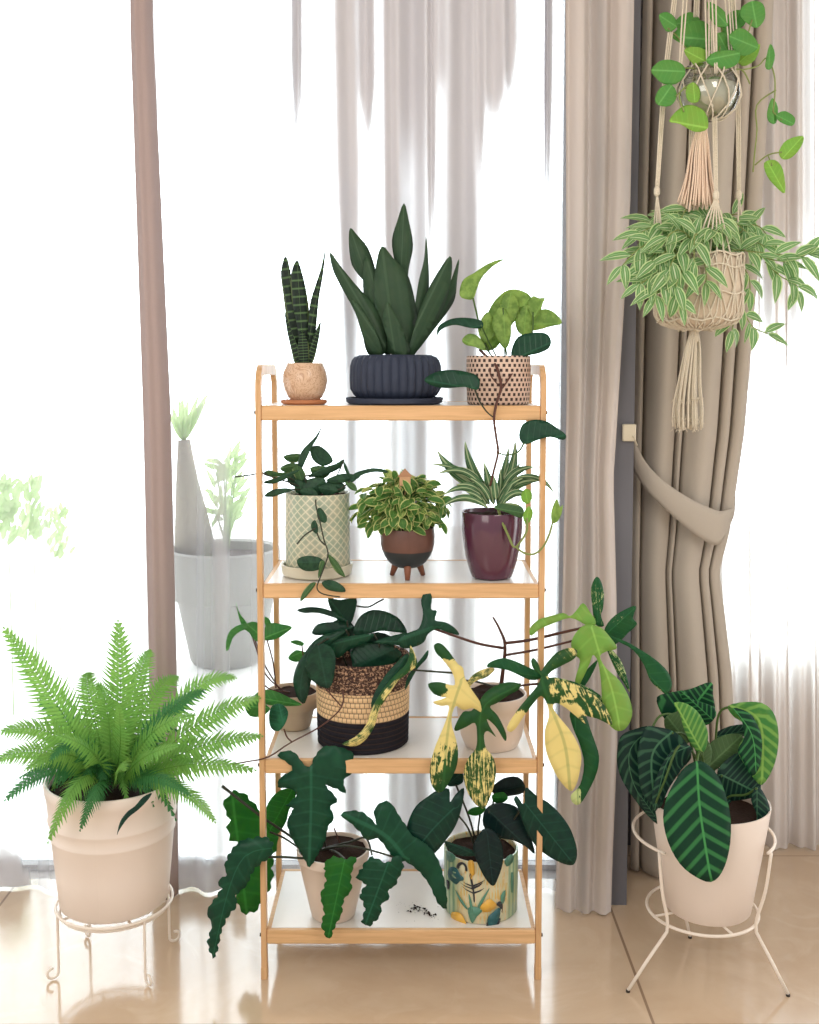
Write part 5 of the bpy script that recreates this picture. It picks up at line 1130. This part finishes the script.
rng=random.Random(31); mb=MB(); ms=MB()
def sprig(pts,nl,ln=.066,w=.023,dens=1):
    P=pxpath(pts,6); ms.tube(P,.0014,5); n=len(P)
    for i in range(nl):
        f=(i+.6)/nl*(n-1); a=int(min(n-2,f)); q=f-a; p=P[a]*(1-q)+P[a+1]*q; T=(P[a+1]-P[a]).normalized()
        sg=1 if i%2 else -1; sd=T.cross(Vector((0,-1,.3))).normalized()*sg
        D=(T*.75+sd*rng.uniform(.5,.9)+Vector((0,rng.uniform(-.6,.2),rng.uniform(-.35,.25)))).normalized()
        leaf3(mb,p,D,Vector((rng.uniform(-.3,.3),-.8,.6)),ln*rng.uniform(.75,1.15),w*rng.uniform(.85,1.2),'lance',rng.uniform(.4,1.2),.3)
    T=(P[-1]-P[-2]).normalized(); leaf3(mb,P[-1],T,Vector((0,-.8,.6)),ln*.8,w*.8,'lance',.4,.3)
c0=(698,252)
for pts,nl in [([(690,256,2.44),(665,238,2.38),(640,248,2.36),(622,266,2.35)],7),([(692,256,2.44),(668,225,2.40),(650,228,2.40),(640,234,2.4)],6),([(690,258,2.42),(668,262,2.36),(652,276,2.34),(640,284,2.34)],7),([(690,258,2.42),(678,265,2.35),(664,282,2.33),(655,296,2.33)],7),
 ([(694,258,2.42),(684,268,2.34),(676,286,2.32),(680,303,2.32)],7),([(696,256,2.42),(690,238,2.37),(678,230,2.35),(666,238,2.34)],6),([(698,256,2.42),(700,240,2.38),(695,235,2.34),(694,262,2.33)],6),([(700,256,2.43),(704,262,2.36),(706,272,2.345),(706,282,2.34)],5),
 ([(702,256,2.44),(725,232,2.46),(738,218,2.47),(745,222,2.47)],6),([(705,256,2.44),(735,240,2.46),(750,240,2.46),(764,246,2.45)],7),([(705,256,2.44),(740,250,2.44),(765,258,2.42),(785,262,2.41)],8),([(740,250,2.44),(775,254,2.42),(800,256,2.40),(808,254,2.40)],8),([(765,262,2.42),(780,276,2.41),(795,284,2.40),(798,290,2.40)],6),
 ([(700,256,2.43),(735,262,2.44),(748,275,2.43),(750,290,2.43)],6),([(720,256,2.44),(745,228,2.47),(758,226,2.47),(766,234,2.46)],6),([(690,256,2.46),(672,224,2.50),(660,220,2.52),(650,222,2.52)],6),([(705,256,2.46),(715,228,2.52),(728,216,2.54),(740,214,2.54)],6),
 ([(742,300,2.43),(735,318,2.42),(732,330,2.42)],3),([(742,308,2.43),(752,326,2.42),(768,334,2.41)],3),([(690,256,2.44),(662,250,2.38),(648,262,2.36),(642,272,2.36)],7),([(690,258,2.42),(672,250,2.37),(660,256,2.345),(652,268,2.34)],7),([(692,258,2.42),(682,250,2.36),(672,262,2.33),(668,280,2.325)],7)]: sprig(pts,nl)
for i in range(20):
    a_=rng.uniform(0,PI*2); ex=698+math.cos(a_)*rng.uniform(30,58); ey=rng.uniform(216,256); Yq=2.46+math.sin(a_)*.10
    sprig([(696+math.cos(a_)*10,258,2.46+.03*math.sin(a_)),((698+ex)/2,ey-6,(2.46+Yq)/2),(ex,ey+rng.uniform(0,14),Yq)],6)
leaf3(mb,at(768,333,2.41),Vector((.9,0,-.35)),Vector((0,-.8,.6)),.05,.016,'lance',.4,.3); leaf3(mb,at(750,322,2.42),Vector((-.2,0,-1)),Vector((0,-.9,.3)),.05,.012,'lance',.4,.3)
ms.tube(pxpath([(738,256,2.46),(745,285,2.44),(743,305,2.43)],6),.0014,5)
mb.build('foliage',L['trad'],t); ms.build('stem',M['vinestem'],t)
# ceiling hook that both hangers end at
hook=MB(); ph=at(705,-70,2.43); 
hook.tube([Vector((ph.x,2.43,CT)),Vector((ph.x,2.43,ph.z+.03))],.003,8); hook.tube([Vector((ph.x+.022*math.sin(2*PI*i/24),2.43,ph.z+.012+.022*math.cos(2*PI*i/24))) for i in range(24)],.004,8,closed=True)
hook.tube([Vector((ph.x-.04,2.425,ph.z)),Vector((ph.x+.06,2.425,ph.z))],.006,10)
tag(hook.build('ceiling_hook',M['metalwhite'],None),'metal ceiling hook both macrame hangers hang from','hook')
# ================================================================== beyond the glass
Yo=5.1
t=thing('patio_planter',(at(226,650,Yo).x,Yo,-.005),'large grey planter standing outside behind the sheer curtain','planter')
k=mpp(600,Yo); x=at(226,600,Yo).x; zr=zof(547,Yo); zm=zof(597,Yo)
MB().lathe([(.0005,-.004),(33*k,-.004),(36*k,.02),(48*k,zm),(54*k,zm+.01),(55*k,zr-.01),(53*k,zr),(49*k,zr-.01),(47*k,zr-.07),(.0005,zr-.07)],x,Yo,48).build('pot',M['outpot'],t,angle=.7)
MB().lathe([(.0005,zr-.04),(49*k,zr-.05)],x,Yo,24).build('soil',M['soil'],t)
MB().tube([at(196,560,Yo),at(192,520,Yo),at(187,480,Yo),at(184,440,Yo)],[22*k,17*k,11*k,6*k],16).build('trunk',M['trunk'],t)
rng=random.Random(41); mb=MB(); ms=MB()
for i in range(60):
    b=at(226+rng.uniform(-3,3),548,Yo+rng.uniform(-.05,.05)); hgt=rng.uniform(.1,.42); p=b+Vector((rng.uniform(-.06,.06),rng.uniform(-.06,.06),hgt))
    if i<12: ms.tube([b,p],.004,5)
    leaf3(mb,p,Vector((rng.uniform(-1,1),rng.uniform(-1,1),rng.uniform(.2,1.4))),Vector((rng.uniform(-.5,.5),-1,.4)),rng.uniform(.08,.15),.025,'lance',.5,.2)
for i in range(16):
    b=at(184,442,Yo); leaf3(mb,b,Vector((rng.uniform(-.6,.6),rng.uniform(-.6,.6),1)),Vector((0,-1,.2)),rng.uniform(.15,.3),.03,'lance',.6,.2)
mb.build('foliage',L['out'],t); ms.build('stem',L['out'],t)
for (cx,cy,hh,Yg,lab) in [(8,515,62,4.3,'green garden shrub outside the window, leftmost behind the curtain'),(33,512,58,5.0,'narrow green garden shrub outside between the fern and window edge'),(58,535,46,5.7,'pale garden shrub outside, closest to the taupe curtain gather')]:
    p=at(cx,cy,Yg); t=thing('garden_shrub',(p.x,Yg,-.005),lab,'shrub'); mb=MB(); ms=MB(); k=mpp(cy,Yg)
    ms.tube([Vector((p.x,Yg,-.005)),Vector((p.x,Yg,p.z*.5)),Vector((p.x,Yg,p.z))],[.0025,.002,.0015],6)
    for i in range(90 if cx<50 else 50):
        q=Vector((rng.uniform(-.5,.5)*(16 if cx<20 else (7 if cx<50 else 14))*k,rng.gauss(0,.06),rng.uniform(-.5,.5)*hh*k)); 
        leaf3(mb,p+q,Vector((rng.uniform(-.6,.6),rng.uniform(-.5,.5),1)),Vector((rng.uniform(-.3,.3),-1,.3)),rng.uniform(.04,.07),.022,'oval',.5,.2)
    mb.build('foliage',L['out'],t); ms.build('stem',L['out'],t)
